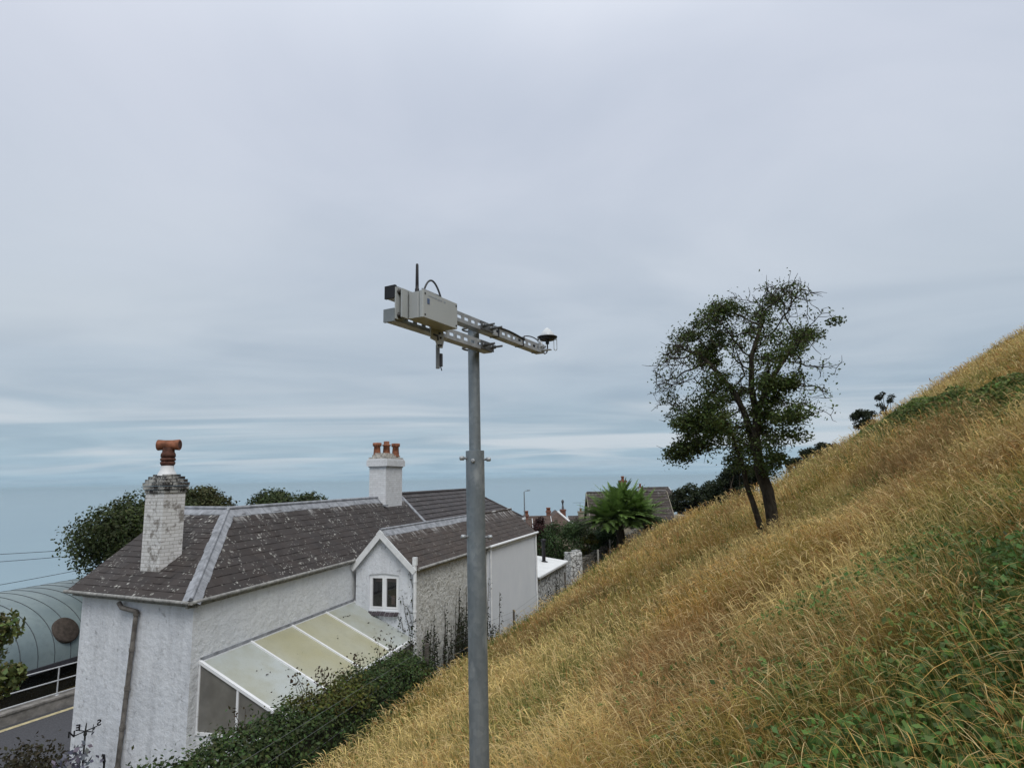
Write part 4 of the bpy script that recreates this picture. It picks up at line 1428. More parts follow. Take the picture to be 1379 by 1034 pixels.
GRN = (.045, .062, .020)
tree_px(212, 652, 27, 210, (.050, .068, .022), 'broadleaf_tree', 'broad green tree left of and behind the brick chimney with the tee pot', 'tree', nl=34000, leaf=.15, lobes=56, ch=270, spiky=.25)
tree_px(268, 653, 29, 112, (.060, .064, .025), 'broadleaf_tree', 'olive brown tree top just right of the brick chimney', 'tree', nl=11000, leaf=.16, lobes=30, ch=90, spiky=.3)
tree_px(384, 656, 33, 112, (.045, .062, .022), 'broadleaf_tree', 'rounded dark tree showing above the old ridge between the chimneys', 'tree', nl=11000, leaf=.16, lobes=30, ch=80, spiky=.3)

# shrub reaching in at the left edge
def edge_shrub():
    p = at_y(-26, 900, 10.5); zg = gz(p[0], p[1])
    t = thing('young_tree', V3(p[0], p[1], zg), 'pale branched leafy tree reaching in at the left edge', 'tree')
    mb = MB(); cs = []; ns = []
    root = V3(p[0], p[1], zg)
    mb.tube([root - UP * .2, root + V3(.05, 0, 2), root + V3(0, .1, 4.2)], [.07, .05, .02], 8)
    for (px, py, r, k) in ((8, 845, .26, 300), (-14, 870, .30, 300), (12, 912, .24, 340), (-20, 930, .34, 300), (-30, 820, .3, 250), (22, 905, .14, 140)):
        c = at_y(px, py, 10.5); a = root + V3(.03, .05, max(.5, c[2] - zg - .5))
        m = (a + c) / 2 + V3(0, 0, .12)
        mb.tube([a, m, c], [.024, .016, .006], 6)
        d = rng.normal(size=(k, 3)); d /= np.linalg.norm(d, axis=1)[:, None]
        cs.append(c + d * (r * rng.random((k, 1)) ** .5) * V3(.9, 1, 1.1)); ns.append(d)
    mb.build('trunk', simple('pale_bark', (.32, .30, .26), .9, 0, .3, 20), t)
    cs = np.concatenate(cs); v, q, c = leaves(cs, rng.uniform(.07, .13, len(cs)), colour(len(cs), (.13, .15, .055), .4, .2), np.concatenate(ns), 1)
    np_mesh('crown', v, q, M['leaf'], c, t)


edge_shrub()

# shrubs on the right, beyond the house
tree_px(722, 692, 44, 60, (.040, .014, .014), 'purple_shrub', 'dark red leaved shrub behind the white end wall', 'shrub', nl=5200, leaf=.15, lobes=20, ch=70, spiky=.3)
tree_px(755, 698, 43.5, 90, (.050, .085, .030), 'green_bush', 'bright green bush below the red brick chimney', 'bush', nl=9000, leaf=.14, lobes=26, ch=80)
tree_px(800, 698, 50, 96, (.028, .040, .014), 'dark_bush', 'dark olive bush left of the palm', 'bush', nl=8000, leaf=.15, lobes=26, ch=70)
tree_px(791, 717, 43.5, 36, (.11, .115, .025), 'yellow_bush', 'yellow green bush beside the rubble wall', 'bush', nl=2400, leaf=.11, lobes=12, ch=34)
tree_px(816, 711, 45, 62, (.05, .095, .032), 'clipped_hedge', 'clipped light green hedge below the palm', 'hedge', nl=6000, leaf=.11, lobes=26, ch=36)
tree_px(832, 722, 44.5, 26, (.075, .12, .04), 'green_bush', 'small pale green bush against the end of the rubble wall', 'bush', nl=2000, leaf=.11, lobes=10, ch=34)
tree_px(868, 694, 50, 50, (.030, .036, .014), 'dark_bush', 'dark bush at the foot of the palm by the grass', 'bush', nl=4000, leaf=.14, lobes=16, ch=44)
for px, py, d, w, lab, c in ((925, 648, 62, 62, 'dark tree beside the gable of the slate roofed house', (.026, .036, .013)), (968, 640, 58, 72, 'dark tree left of the hawthorn trunks', (.022, .033, .012)),
                             (995, 618, 55, 66, 'tallest dark tree directly behind the hawthorn trunks', (.024, .034, .012))):
    tree_px(px, py, d, w, c, 'dark_tree', lab, 'tree', nl=12000, leaf=.22, lobes=34, ch=85, group='dark trees beyond the meadow', spiky=.3)
for px, py, d, w, lab, c, kw in ((1068, 612, 56, 28, 'small dark tree just right of the hawthorn on the skyline', (.022, .032, .014), {}), (1090, 602, 54, 36, 'low dark tree on the skyline between two smaller ones', (.024, .033, .014), {}),
                             (1112, 592, 52, 36, 'dark bush touching the skyline grass', (.024, .033, .014), {}),
                             (1163, 550, 50, 38, 'rounded dark bush standing out on the steep skyline', (.025, .035, .013), {}), (1191, 526, 50, 30, 'small thin windswept tree highest on the skyline', (.028, .036, .016), dict(nl=1100, lobes=10, leaf=.14, ch=36))):
    k = dict(nl=4200, leaf=.15, lobes=30, ch=36, spiky=.25); k.update(kw)
    tree_px(px, py, d, w, c, 'skyline_tree', lab, 'tree', group='small trees on the skyline', **k)


# palm
def palm():
    D = 43.0
    c0 = at_y(833, 700, D); zg = gz(c0[0], c0[1])
    t = thing('palm', V3(c0[0], c0[1], zg), 'bushy bright green palm in front of the slate roofed house', 'palm tree')
    mb = MB(); mb.tube([(c0[0], c0[1], zg - .2), (c0[0] + .1, c0[1], (zg + c0[2]) / 2), c0], [.32, .28, .25], 10); mb.build('trunk', M['bark'], t)
    V = []; Q = []; C = []; nv = 0
    heads = [(834, 697, 0, 130, 2.95), (846, 688, .8, 60, 2.4), (818, 702, -.5, 60, 2.5), (862, 698, .4, 60, 2.6), (838, 672, .6, 44, 1.7)]
    for hx, hy, dy, nf, FL in heads:
        h = at_y(hx, hy, D + dy)
        for i in range(nf):
            az = rng.uniform(0, 2 * PI); el = math.asin(rng.uniform(.02, .99)); L = FL * rng.uniform(.75, 1.05)
            d = V3(math.cos(az) * math.cos(el), math.sin(az) * math.cos(el), math.sin(el))
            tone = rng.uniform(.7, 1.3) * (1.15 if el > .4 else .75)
            pts = [h]; dd = d.copy(); n = 9
            for k in range(n):
                dd = unit(dd - UP * .075 * (1.1 if el > .9 else 1)); pts.append(pts[-1] + dd * L / n)
            pts = np.array(pts)
            for k in range(1, n + 1):
                tg = unit(pts[k] - pts[k - 1]); sd = unit(np.cross(tg, UP) + 1e-3); nm = np.cross(sd, tg)
                for m in range(5):
                    for sg in (-1, 1):
                        p = pts[k - 1] + (pts[k] - pts[k - 1]) * (m / 5)
                        ll = .52 * math.sin(PI * min(.98, (k + m / 5) / (n + 1.2)) ** .8) * rng.uniform(.8, 1.1) * FL / 2.9
                        o = unit(sd * sg * .85 + tg * .75 + nm * rng.uniform(-.05, .35)) * ll; w = tg * .036
                        V += [p - w, p + w, p + o + w * .25 - UP * ll * .1, p + o - w * .25 - UP * ll * .1]; Q.append((nv, nv + 1, nv + 2, nv + 3)); nv += 4
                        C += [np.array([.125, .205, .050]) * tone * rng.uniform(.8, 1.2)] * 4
    np_mesh('fronds', V, Q, M['leaf'], np.clip(C, 0, 1), t)


palm()

# ------------------------------------------------------------------ houses beyond
def px_house(name, label, roofpx_l, roofpx_r, py_ridge, py_eave, d, depth, mats, chimneys=(), yaw=0.0, wall=2.6):
    """gabled house, ridge across the view"""
    L = at_y(roofpx_l, py_ridge, d); R = at_y(roofpx_r, py_ridge, d); ax = unit((R - L) * V3(1, 1, 0)); ax = unit(ax + V3(0, yaw, 0)); bx = V3(ax[1], -ax[0], 0)
    if bx[1] > 0: bx = -bx
    w = np.linalg.norm((R - L)[:2]); zr = L[2]; R = L + ax * w; ze = at_y((roofpx_l + roofpx_r) / 2, py_eave, d - depth / 2)[2]
    t = thing(name, V3(*((L + R) / 2)[:2], ze - wall), label, 'house')
    zb = min(gz(*(L)[:2]), gz(*(R)[:2]), ze - wall) - .5
    eL, eR = L + bx * depth / 2, R + bx * depth / 2; eL[2] = eR[2] = ze
    fL, fR = L - bx * depth / 2, R - bx * depth / 2; fL[2] = fR[2] = ze
    mb = MB(); slope(mb, eL, eR, L, R, .35, .5, .03); slope(mb, fR, fL, R, L, .6, .8, .03); mb.tube([L + UP * .04, R + UP * .04], .09, 6)
    rf = mb.build('roof', mats[0], t)
    i = .12
    mb = MB(); a, b, c, e = eL + ax * i - bx * .25, eR - ax * i - bx * .25, fR - ax * i + bx * .25, fL + ax * i + bx * .25
    for p, q in ((a, b), (c, e)): mb.quad((*p[:2], zb), (*q[:2], zb), (*q[:2], ze - .1), (*p[:2], ze - .1))
    for p, q, rpt in ((b, c, R - ax * i), (e, a, L + ax * i)): mb.poly([(*p[:2], zb), (*q[:2], zb), (*q[:2], ze - .1), rpt - UP * .12, (*p[:2], ze - .1)])
    mb.build('wall', mats[1], t)
    for e_, s in ((R, 1), (L, -1)):
        for q in ((eR, fR) if s > 0 else (eL, fL)):
            mb = MB(); mb.bar(e_ + ax * .05 * s - UP * .05, q + ax * .05 * s - UP * .05, .05, .22); mb.build('bargeboard', mats[2], t)
    for (cx, cy0, cy1, wpx, npots, dd, cm) in chimneys:
        p = at_y(cx, cy1, d + dd); h0 = at_y(cx, cy0, d + dd)[2]; hw = wpx * d / F / 2
        mb = MB(); mb.box((p[0], p[1], (p[2] + h0) / 2 - .5), ax * hw, bx * hw * .8, UP * ((p[2] - h0) / 2 + .5)); mb.box((p[0], p[1], p[2] - .12), ax * (hw + .07), bx * (hw * .8 + .07), UP * .09)
        ch = mb.build('chimney', cm, rf)
        for k in range(npots):
            c = V3(p[0], p[1], p[2]) + ax * ((k - (npots - 1) / 2) * hw * .9); mb = MB(); mb.lathe(c - UP * .05, [(0, .15), (.3, .12), (.32, .16), (.42, .16), (.43, .1)], 10); mb.build('chimney_pot', M['terra'], ch)
    return t, L, R, zr, ze, ax, bx, rf


redbrick = brick_mat('red_brick', (.20, .085, .06), (.22, .17, .14), (.07, .05, .04), .3)
buff = simple('weathered_stone', (.27, .24, .19), .9, 0, .3, 3)
slate_bg = roof_mat('far_slates', (.055, .047, .045), .35, .3)
brown_bg = roof_mat('brown_tiles', (.095, .070, .060), .2, .1)
timber = simple('pale_timber', (.30, .27, .22), .85, 0, .3, 6)
hA = px_house('slate_house', 'slate roofed house with one chimney half hidden behind the palm', 790, 897, 663.5, 702, 58, 5.2, (slate_bg, buff, timber), [(838.5, 660, 646.5, 8.5, 1, 0, redbrick)], .0)
t, L_, R_, zr_, ze_, ax_, bx_, rf_ = hA
# timbering on the gable
mb = MB()
for f in (-.45, 0, .45):
    p = R_ - bx_ * -f * 2.4; mb.box(V3(p[0], p[1], (ze_ - 1 + zr_ - abs(f) * 3.2) / 2) - ax_ * .08 + ax_ * .0, ax_ * .03, bx_ * .08, UP * ((zr_ - abs(f) * 3.2 - ze_ + 1) / 2))
mb.build('gable_timber', timber, t)
mb = MB(); p = R_ + ax_ * .9 + UP * (ze_ - zr_ + .2); mb.box(p, ax_ * .8, bx_ * 1.2, UP * .1); mb.box(p - UP * 1.2, ax_ * .7, bx_ * 1.1, UP * 1.1); mb.build('porch', buff, t)
hB = px_house('brown_roofed_house', 'brown tiled house with a small brick chimney behind the dark red shrub', 706, 741, 696, 712, 74, 6, (brown_bg, redbrick, M['white']), [(738.5, 698, 687.5, 5.6, 2, 1, redbrick)])
# gable facing us
def gable_house(name, label, px, py, hwpx, py_e, d, depth, mats, ch=None):
    P = at_y(px, py, d); hw = hwpx * d / F; ze = at_y(px, py_e, d)[2]; ax = V3(0, 1, 0); bx = V3(1, 0, 0)
    t = thing(name, V3(P[0], P[1] + depth / 2, ze - 3), label, 'house')
    eL, eR = V3(P[0] - hw, P[1], ze), V3(P[0] + hw, P[1], ze); Q = ax * depth
    mb = MB(); slope(mb, eR, eR + Q, P, P + Q, .4, .5, .03); slope(mb, eL + Q, eL, P + Q, P, .4, .5, .03)
    # hipped towards us
    rf = mb.build('roof', mats[0], t)
    zb = min(gz(P[0], P[1]), gz(P[0], P[1] + depth), ze - 2.5) - .5; mb = MB(); y0 = P[1] + .15
    mb.poly([(P[0] - hw + .2, y0, zb), (P[0] + hw - .2, y0, zb), (P[0] + hw - .2, y0, ze), (P[0], y0, P[2] - .1), (P[0] - hw + .2, y0, ze)])
    mb.poly([(P[0] + hw - .2, y0 + depth - .3, zb), (P[0] - hw + .2, y0 + depth - .3, zb), (P[0] - hw + .2, y0 + depth - .3, ze), (P[0], y0 + depth - .3, P[2] - .1), (P[0] + hw - .2, y0 + depth - .3, ze)])
    for s in (-1, 1): mb.quad((P[0] + s * (hw - .2), y0, zb), (P[0] + s * (hw - .2), y0 + depth - .3, zb), (P[0] + s * (hw - .2), y0 + depth - .3, ze), (P[0] + s * (hw - .2), y0, ze))
    mb.build('wall', mats[1], t)
    mb = MB(); mb.bar(P - UP * .06, eL - UP * .06, .05, .22); mb.bar(P - UP * .065, eR - UP * .065, .05, .22); mb.build('bargeboard', mats[2], t)
    return t, rf, P, ze


# house with the hipped end and tall cowl
hip_d = 78
Ph = at_y(751, 689, hip_d); ze = at_y(751, 714, hip_d)[2]
th = thing('hipped_house', V3(Ph[0], Ph[1] + 4, ze - 3), 'grey brown hipped roof house with a tall cowl on its chimney', 'house')
hw = 27 * hip_d / F
mb = MB(); a, b = V3(Ph[0] - hw, Ph[1] - 2.6, ze), V3(Ph[0] + hw, Ph[1] - 2.6, ze); c, d = b + V3(0, 10, 0), a + V3(0, 10, 0); r0_, r1_ = Ph, Ph + V3(0, 5, 0)
slope(mb, a, b, r0_ - V3(.05, 0, 0), r0_ + V3(.05, 0, 0), .35, .5, .03); slope(mb, b, c, r0_, r1_, .35, .5, .03); slope(mb, d, a, r1_, r0_, .35, .5, .03); slope(mb, c, d, r1_ + V3(.05, 0, 0), r1_ - V3(.05, 0, 0), .5, .5, .03)
rfh = mb.build('roof', brown_bg, th)
mb = MB(); i = .25; zb = min(gz(*a[:2]), gz(*b[:2]), gz(*c[:2]), gz(*d[:2])) - .5; mb.prism([(a[0] + i, a[1] + i), (b[0] - i, b[1] + i), (c[0] - i, c[1] - i), (d[0] + i, d[1] - i)], zb, ze - .03); mb.build('wall', buff, th)
mb = MB(); mb.tube([r0_ + UP * .05, b + UP * .05], .13, 6); mb.build('hip_capping', M['white'], rfh)
p = at_y(758, 685.5, hip_d + 1.5); mb = MB(); mb.box(p - UP * .9, V3(.33, 0, 0), V3(0, .33, 0), V3(0, 0, .9)); mb.box(p - UP * .12, V3(.40, 0, 0), V3(0, .40, 0), V3(0, 0, .08)); chh = mb.build('chimney', redbrick, rfh)
mb = MB(); mb.lathe(p - UP * .05, [(0, .15), (.4, .13), (.45, .09), (.85, .09), (.86, .16), (1.1, .17), (1.25, .06)], 12); mb.build('cowl', simple('grey_cowl', (.09, .09, .10), .6), chh)
hC = px_house('terrace_house', 'dark slate roof with a tv aerial beside the palm house', 765, 800, 695.5, 712, 84, 6, (slate_bg, buff, M['white']), [(782, 698, 688, 7, 1, 0, buff)])
pa = at_y(781.5, 688, 84)
mb = MB(); mb.tube([pa - UP * .3, pa + UP * 1.15], .022, 6); mb.bar(pa + UP * 1.12 + V3(-.95, 0, 0), pa + UP * 1.12 + V3(.55, 0, 0), .03, .03)
for x in np.linspace(-.9, .5, 9): mb.bar(pa + UP * 1.13 + V3(x, -.22, 0), pa + UP * 1.13 + V3(x, .22, 0), .012, .012)
mb.build('aerial', simple('aerial_metal', (.12, .13, .15), .5, .5), hC[7])
hD = px_house('distant_house', 'low roof with a dark chimney just above the end of the white wing', 690, 716, 699, 714, 66, 5, (brown_bg, buff, M['white']), [(708.5, 702, 692.5, 5.5, 2, 0, redbrick)])
hE = px_house('distant_house', 'slate roof with a single pot behind the dark trees and the timbered gable', 862, 900, 657, 668, 82, 6, (slate_bg, buff, M['white']), [(862, 660, 655, 4, 1, 1, redbrick)])

# street lamp
lp = at_y(705.8, 662, 62); zl_ = gz(lp[0], lp[1])
sl_ = thing('street_lamp', V3(lp[0], lp[1], zl_), 'slender grey street lamp against the sea', 'street lamp')
mb = MB(); mb.tube([(lp[0], lp[1], zl_), (lp[0], lp[1], lp[2] - 2), lp], [.10, .07, .05], 10); mb.tube([lp - UP * .02, lp + V3(.15, 0, .08), lp + V3(.34, 0, .10)], .03, 8); mb.build('post', M['galv'], sl_)
mb = MB(); mb.box(lp + V3(.42, 0, .10), V3(.19, 0, .02), V3(0, .08, 0), V3(-.004, 0, .035)); mb.box(lp + V3(.42, 0, .15), V3(.15, 0, .016), V3(0, .06, 0), V3(-.002, 0, .02)); mb.build('lamp_head', M['galv'], sl_)

# rubble garden wall
wt = thing('rubble_wall', at_y(800, 760, 44) - UP * 1, 'low rubble stone wall along the lower edge of the meadow', 'wall')
wp = [(781, 758, 41.2), (790, 752, 42.2), (802, 745, 43.3), (815, 738, 44.4), (828, 731, 45.6), (840, 724, 46.8), (852, 717, 48.2), (864, 711, 50)]
mb = MB(); tops = [at_y(*w) for w in wp]
for a, b in zip(tops[:-1], tops[1:]):
    d = unit((b - a) * V3(1, 1, 0)); n = V3(d[1], -d[0], 0) * .22; zb = min(gz(*a[:2]), gz(*b[:2])) - .6
    mb.prism([(a - n)[:2], (a + n)[:2], (b + n)[:2], (b - n)[:2]][::1], zb, [a[2], a[2], b[2], b[2]])
mb.build('wall_body', M['stone'], wt)
mb = MB()
for a, b in zip(tops[:-1], tops[1:]):
    L = np.linalg.norm(b - a); k = int(L / .28)
    for i in range(k):
        c = a + (b - a) * (i + .5) / k; d = unit(b - a); n = V3(d[1], -d[0], 0); n = unit(n)
        mb.box(c + UP * .05, d * random.uniform(.08, .13), n * random.uniform(.17, .25), unit(UP + d * random.uniform(-.5, .3)) * random.uniform(.06, .14))
mb.build('coping', M['stone'], wt)
pr = thing('stone_pier', at_y(772, 765, 40.2) - UP * 1, 'whitewashed stone pier at the end of the outhouse', 'pier')
mb = MB(); a, b = at_y(764, 748, 40.3), at_y(779, 743, 41); d = unit((b - a) * V3(1, 1, 0)); n = V3(d[1], -d[0], 0) * .3
mb.prism([(a - n)[:2], (a + n)[:2], (b + n)[:2], (b - n)[:2]], gz(*b[:2]) - 1, [a[2] + .02, a[2] - .05, b[2], b[2] + .05]); mb.build('pier_body', M['whitestone'], pr)
mb = MB()
for i in range(7):
    c = a + (b - a) * (i + .5) / 7; mb.box(c + UP * .05, d * random.uniform(.06, .1), unit(n) * random.uniform(.16, .3), UP * random.uniform(.05, .16))
mb.build('cap_stones', M['whitestone'], pr)

# overhead wires
for (y0, y1) in ((743, 738), (753, 745.5), (784, 764)):
    a = at_y(-260, y0 + (y0 - y1) * 2.2, 26); b = at_y(150, y1 - (y0 - y1) * .25, 26)
    mb = MB(); mb.tube([a + (b - a) * t - UP * .10 * math.sin(PI * t) for t in np.linspace(0, 1, 14)], .011, 5)
    w = mb.build('overhead_wire', M['black'])
    tag(w, {743: 'topmost thin black wire crossing the sea at the left edge', 753: 'middle thin black wire crossing the sea at the left edge', 784: 'lowest and steepest black wire just above the curved metal roof'}[y0], 'wire', 'overhead wires at the left')

# ================================================================== HEDGE, FENCE, IVY
HO = 2.95
hpl = C1 + n1 * HO
htop = [at_pl(px, py, hpl, n1) for px, py in ((110, 1072), (170, 1036), (240, 990), (300, 966), (345, 946), (370, 938), (450, 903), (520, 876), (548, 866), (566, 872))]
HT = np.array([[(p - C1) @ e1, p[2]] for p in htop])
HT[:, 1] -= np.interp(HT[:, 0], [HT[0, 0], HT[-1, 0]], [.54, .34])
HT = np.vstack([[HT[0, 0] - 5, HT[0, 1] - .1], HT])


def hp_(t, o): return C1[:2] + e1[:2] * t + n1[:2] * o


def hedge():
    n = 46000
    T = rng.uniform(HT[0, 0], HT[-1, 0], n); zt_ = np.interp(T, HT[:, 0], HT[:, 1])
    # cross-section: rounded bank, front face long
    a = rng.uniform(0, 1, n)
    bump_ = (fbm(T * 1.1, a * 3, 51) - .5) * .75 + (fbm(T * 3.3, a * 8, 53) - .5) * .6
    ang = -.3 + a * 2.6
    o = HO - .1 + np.cos(ang) * (.62 + bump_) * (1 + .25 * (ang < .6)); zrel = np.sin(ang)
    xy = C1[None, :2] + e1[None, :2] * T[:, None] + n1[None, :2] * o[:, None]
    zg = ground_z(xy[:, 0], xy[:, 1])
    z = np.where(zrel > 0, zt_ - .55 + zrel * (.55 + bump_ * .6), zt_ - .55 + zrel * 1.0)
    front = ang < .5
    fz = rng.random(n); z = np.where(front, zg - .05 + (zt_ - .4 - zg) * fz, z)
    o2 = HO + .45 + bump_ * .8 + (1 - fz) * .35
    xy = np.where(front[:, None], C1[None, :2] + e1[None, :2] * T[:, None] + n1[None, :2] * o2[:, None], xy)
    c = np.stack([xy[:, 0], xy[:, 1], z], 1) + rng.normal(size=(n, 3)) * (.04 + .16 * rng.random((n, 1)) ** 4)
    col = colour(n, (.050, .078, .025), .6, .22) * (.55 + .9 * fbm(T * 1.6, z * 1.6, 61))[:, None]
    warm = fbm(T * .9, z * 1.2, 63) > .60
    col[warm] *= np.array([1.6, 1.15, .8])
    t = thing('ivy_hedge', V3(*hp_(0, HO), gz(*hp_(0, HO))), 'dark ivy covered hedge between the conservatory and the dry meadow', 'hedge')
    nrm = np.stack([n1[0] * np.cos(ang), n1[1] * np.cos(ang), np.sin(ang) + .2], 1)
    v, q, cc_ = leaves(c, rng.uniform(.045, .095, n), col, nrm, .7)
    np_mesh('foliage', v, q, M['leaf'], cc_, t)
    mb = MB(); S = np.linspace(HT[0, 0], HT[-1, 0] - .1, 40)
    rows = []
    for s in S:
        zt2 = np.interp(s, HT[:, 0], HT[:, 1]); g = gz(*hp_(s, HO + .4))
        rows.append([(*hp_(s, HO - .55), g - 1.5), (*hp_(s, HO - .42), zt2 - .5), (*hp_(s, HO - .1), zt2 - .2), (*hp_(s, HO + .25), zt2 - .35), (*hp_(s, HO + .5), g - .2)])
    for r0, r1 in zip(rows[:-1], rows[1:]):
        for k in range(4): mb.quad(r0[k], r1[k], r1[k + 1], r0[k + 1], smooth=True)
    for r in (rows[0], rows[-1]): mb.poly(r)
    mb.build('stems', simple('shaded_hedge_core', (.018, .020, .010), .95, 0, .4, 6), t)  # solid core behind the leaves, coloured dark as the hedge's shaded inside
    # straggling sprigs rising over the lean-to
    V = []; 
    mb = MB(); cs = []
    for px, py in ((402, 925), (436, 905), (440, 900), (478, 890), (482, 884), (505, 878), (415, 920), (330, 958), (525, 868)):
        p = at_pl(px, py, hpl - n1 * .25, n1); b = V3(*p[:2], p[2] - .45) + n1 * .1
        for k in range(3):
            q_ = p + rng.normal(size=3) * .09; mb = MB(); mb.tube([b, (b + q_) / 2 + rng.normal(size=3) * .04, q_], [.008, .006, .003], 4)
            cs += [q_ + rng.normal(size=3) * .06 for _ in range(7)]; mb.build('sprig', M['bark'], t)
    cs = np.array(cs); v, q, c_ = leaves(cs, rng.uniform(.05, .09, len(cs)), colour(len(cs), (.055, .040, .022), .4, .2))
    np_mesh('dry_leaves', v, q, M['leaf'], c_, t)


hedge()

# wire fence between hedge / wall and meadow
ft_ = thing('wire_fence', V3(*hp_(5, HO + .8), gz(*hp_(5, HO + .8))), 'post and wire fence along the bottom of the dry meadow', 'fence')
fpts = []
for t in (-6.5,): fpts.append((hp_(t, HO + .75), 1.25, .045, 'wood'))
pA = at_y(575, 893, 17.4); fpts.append((pA[:2], 1.25, .05, 'wood'))
for px, py, d, h, m in ((692, 828, 27.0, 1.05, 'wood'), (761, 784, 36.5, 1.15, 'wood'), (806, 763, 41.0, 1.15, 'palepost'), (822, 752, 43.5, 1.2, 'palepost'), (831, 748, 45, 1.1, 'palepost')):
    p = at_y(px, py, d); fpts.append((p[:2], h, .045 if m == 'wood' else .05, m))
tops_ = []
for xy, h, r, m in fpts:
    g = gz(*xy); mb = MB(); mb.box((xy[0], xy[1], g + h / 2 - .15), V3(r, 0, 0), V3(0, r, 0), UP * (h / 2 + .15)); mb.build('post', M[m], ft_); tops_.append((np.array([xy[0], xy[1], g]), h))
for f in (.25, .5, .75, .95):
    mb = MB(); mb.tube([p + UP * h * f + V3(.05, 0, 0) for p, h in tops_], .0042, 4); mb.build('wire', M['wire'], ft_)

# dead and live ivy on the wing wall and gable
def wall_ivy():
    o = thing('climbing_ivy', V3(*(Ga + nw * .1)[:2], gz(*(Ga + nw * .1)[:2])), 'dark straggling ivy stems climbing the flaking wing wall and gable', 'ivy')
    mb = MB(); cs = []; 
    def stem(p0, h, sway=.06, r=.014, nl=20, dense=1.):
        n = 7; P = [p0]
        for i in range(n): P.append(P[-1] + UP * h / n + ew * rng.normal() * sway + nw * abs(rng.normal()) * .006)
        mb = MB(); mb.tube(P, np.linspace(r, r * .35, n + 1), 4); mb.build('stem', M['bark'], o)
        for _ in range(int(nl * dense)):
            t = rng.random() ** 1.3; k = min(int(t * n), n - 1); q = P[k] + (P[k + 1] - P[k]) * (t * n - k)
            cs.append(q + ew * rng.normal() * .05 + nw * abs(rng.normal()) * .06 + UP * rng.normal() * .04)
    for i in range(70):
        s = rng.uniform(-.6, tW + .1); off = rng.uniform(-.06, .08) if i < 34 else rng.uniform(.05, .6); p = Ga + ew * s + nw * off; g = gz(p[0], p[1])
        stem(V3(p[0], p[1], g), (rng.uniform(1.1, 2.1) if rng.random() < .75 else rng.uniform(2.1, 2.8)) * (1 if i < 34 else .75), .035, .016, 70)
    for i in range(9):
        s = tW + rng.uniform(.2, 9); p = Ga + ew * s; g = gz(p[0], p[1]); stem(V3(p[0], p[1], g), rng.uniform(.4, .9), .03, .008, 14)
    # gable: creeping strands near the lean-to
    for px, py, px2, py2 in ((470, 812, 500, 832), (478, 816, 492, 829), (500, 832, 545, 852), (552, 850, 540, 800), (556, 850, 548, 812), (560, 850, 553, 770), (545, 852, 535, 826)):
        a = at_pl(px, py, Fp + ng * .03, ng); b = at_pl(px2, py2, Fp + ng * .03, ng)
        P = [a + (b - a) * t + gx * rng.normal() * .03 + UP * rng.normal() * .03 for t in np.linspace(0, 1, 7)]; mb = MB(); mb.tube(P, np.linspace(.010, .004, 7), 4); mb.build('stem', M['bark'], o)
        for _ in range(26):
            t = rng.random(); cs.append(a + (b - a) * t + rng.normal(size=3) * .04 + ng * .03)
    # outhouse wall
    for i in range(6):
        s = rng.uniform(.2, 4.5); p = o_a + ew * s - nw * .0; g = gz(p[0], p[1]); h = max(.5, o_a[2] - .1 - g) * rng.uniform(.5, 1.0); stem(V3(p[0] + nw[0] * .14, p[1] + nw[1] * .14, g), h, .06, .010, 70)
    cs = np.array(cs); n = len(cs); v, q, c = leaves(cs, rng.uniform(.05, .10, n), colour(n, (.030, .038, .018), .5, .2), nw, .9); np_mesh('foliage', v, q, M['leaf'], c, o)


wall_ivy()

# dead leaves and litter lying on the lean-to roof
cs = []
for px, py in ((520, 835), (523, 832), (528, 846), (508, 852), (512, 855), (509, 858), (520, 861), (514, 849), (497, 838), (503, 846), (466, 829), (470, 829), (451, 857), (453, 860), (403, 880), (349, 902), (362, 906), (389, 901), (478, 895), (482, 880), (530, 857), (536, 850), (541, 855), (460, 832), (525, 853)):
    p0, p1, p2 = cp_(ta, 0, .025), cp_(ta, 1, .025), cp_(tb, 0, .025)
    p = at_pl(px, py, p0, np.cross(p1 - p0, p2 - p0))
    for _ in range(rng.integers(1, 4)): cs.append(p + np.array([rng.normal() * .03, rng.normal() * .05, .004]))
cs = np.array(cs); v, q, c = leaves(cs, rng.uniform(.04, .08, len(cs)), colour(len(cs), (.035, .026, .02), .4, .2), V3(0, 0, 1), .25)
o = np_mesh('fallen_leaves', v, q, M['leaf'], c); tag(o, 'dark dead leaves lying on the cloudy lean-to roof', 'leaf litter', kind='stuff')

# weather vane in the yard
wv = at_y(115, 984, 14.0)
wvt = thing('weather_vane', V3(wv[0], wv[1], gz(wv[0], wv[1])), 'black iron weather vane with compass letters before the end wall', 'weather vane')
mb = MB(); mb.tube([(wv[0], wv[1], gz(wv[0], wv[1]) - .1), (wv[0], wv[1], wv[2]), (wv[0] + .01, wv[1], wv[2] + .16)], [.022, .018, .010], 8)
mb.lathe(wv - UP * .10, [(0, .02), (.03, .035), (.06, .035), (.09, .02)], 10); mb.build('pole', simple('dark_iron', (.03, .032, .03), .6, .2), wvt)
ns_ = unit(V3(.25, .97, 0)); ews = unit(V3(-.97, .25, 0))
mb = MB(); mb.tube([wv - ns_ * .27, wv + ns_ * .27], .011, 6); mb.tube([wv - ews * .17, wv + ews * .17], .011, 6)
mb.poly([wv + ns_ * .14 - UP * .0, wv + ns_ * .24 - UP * .07 + ews * .03, wv + ns_ * .25 + UP * .01]); mb.build('arms', M['black'], wvt)
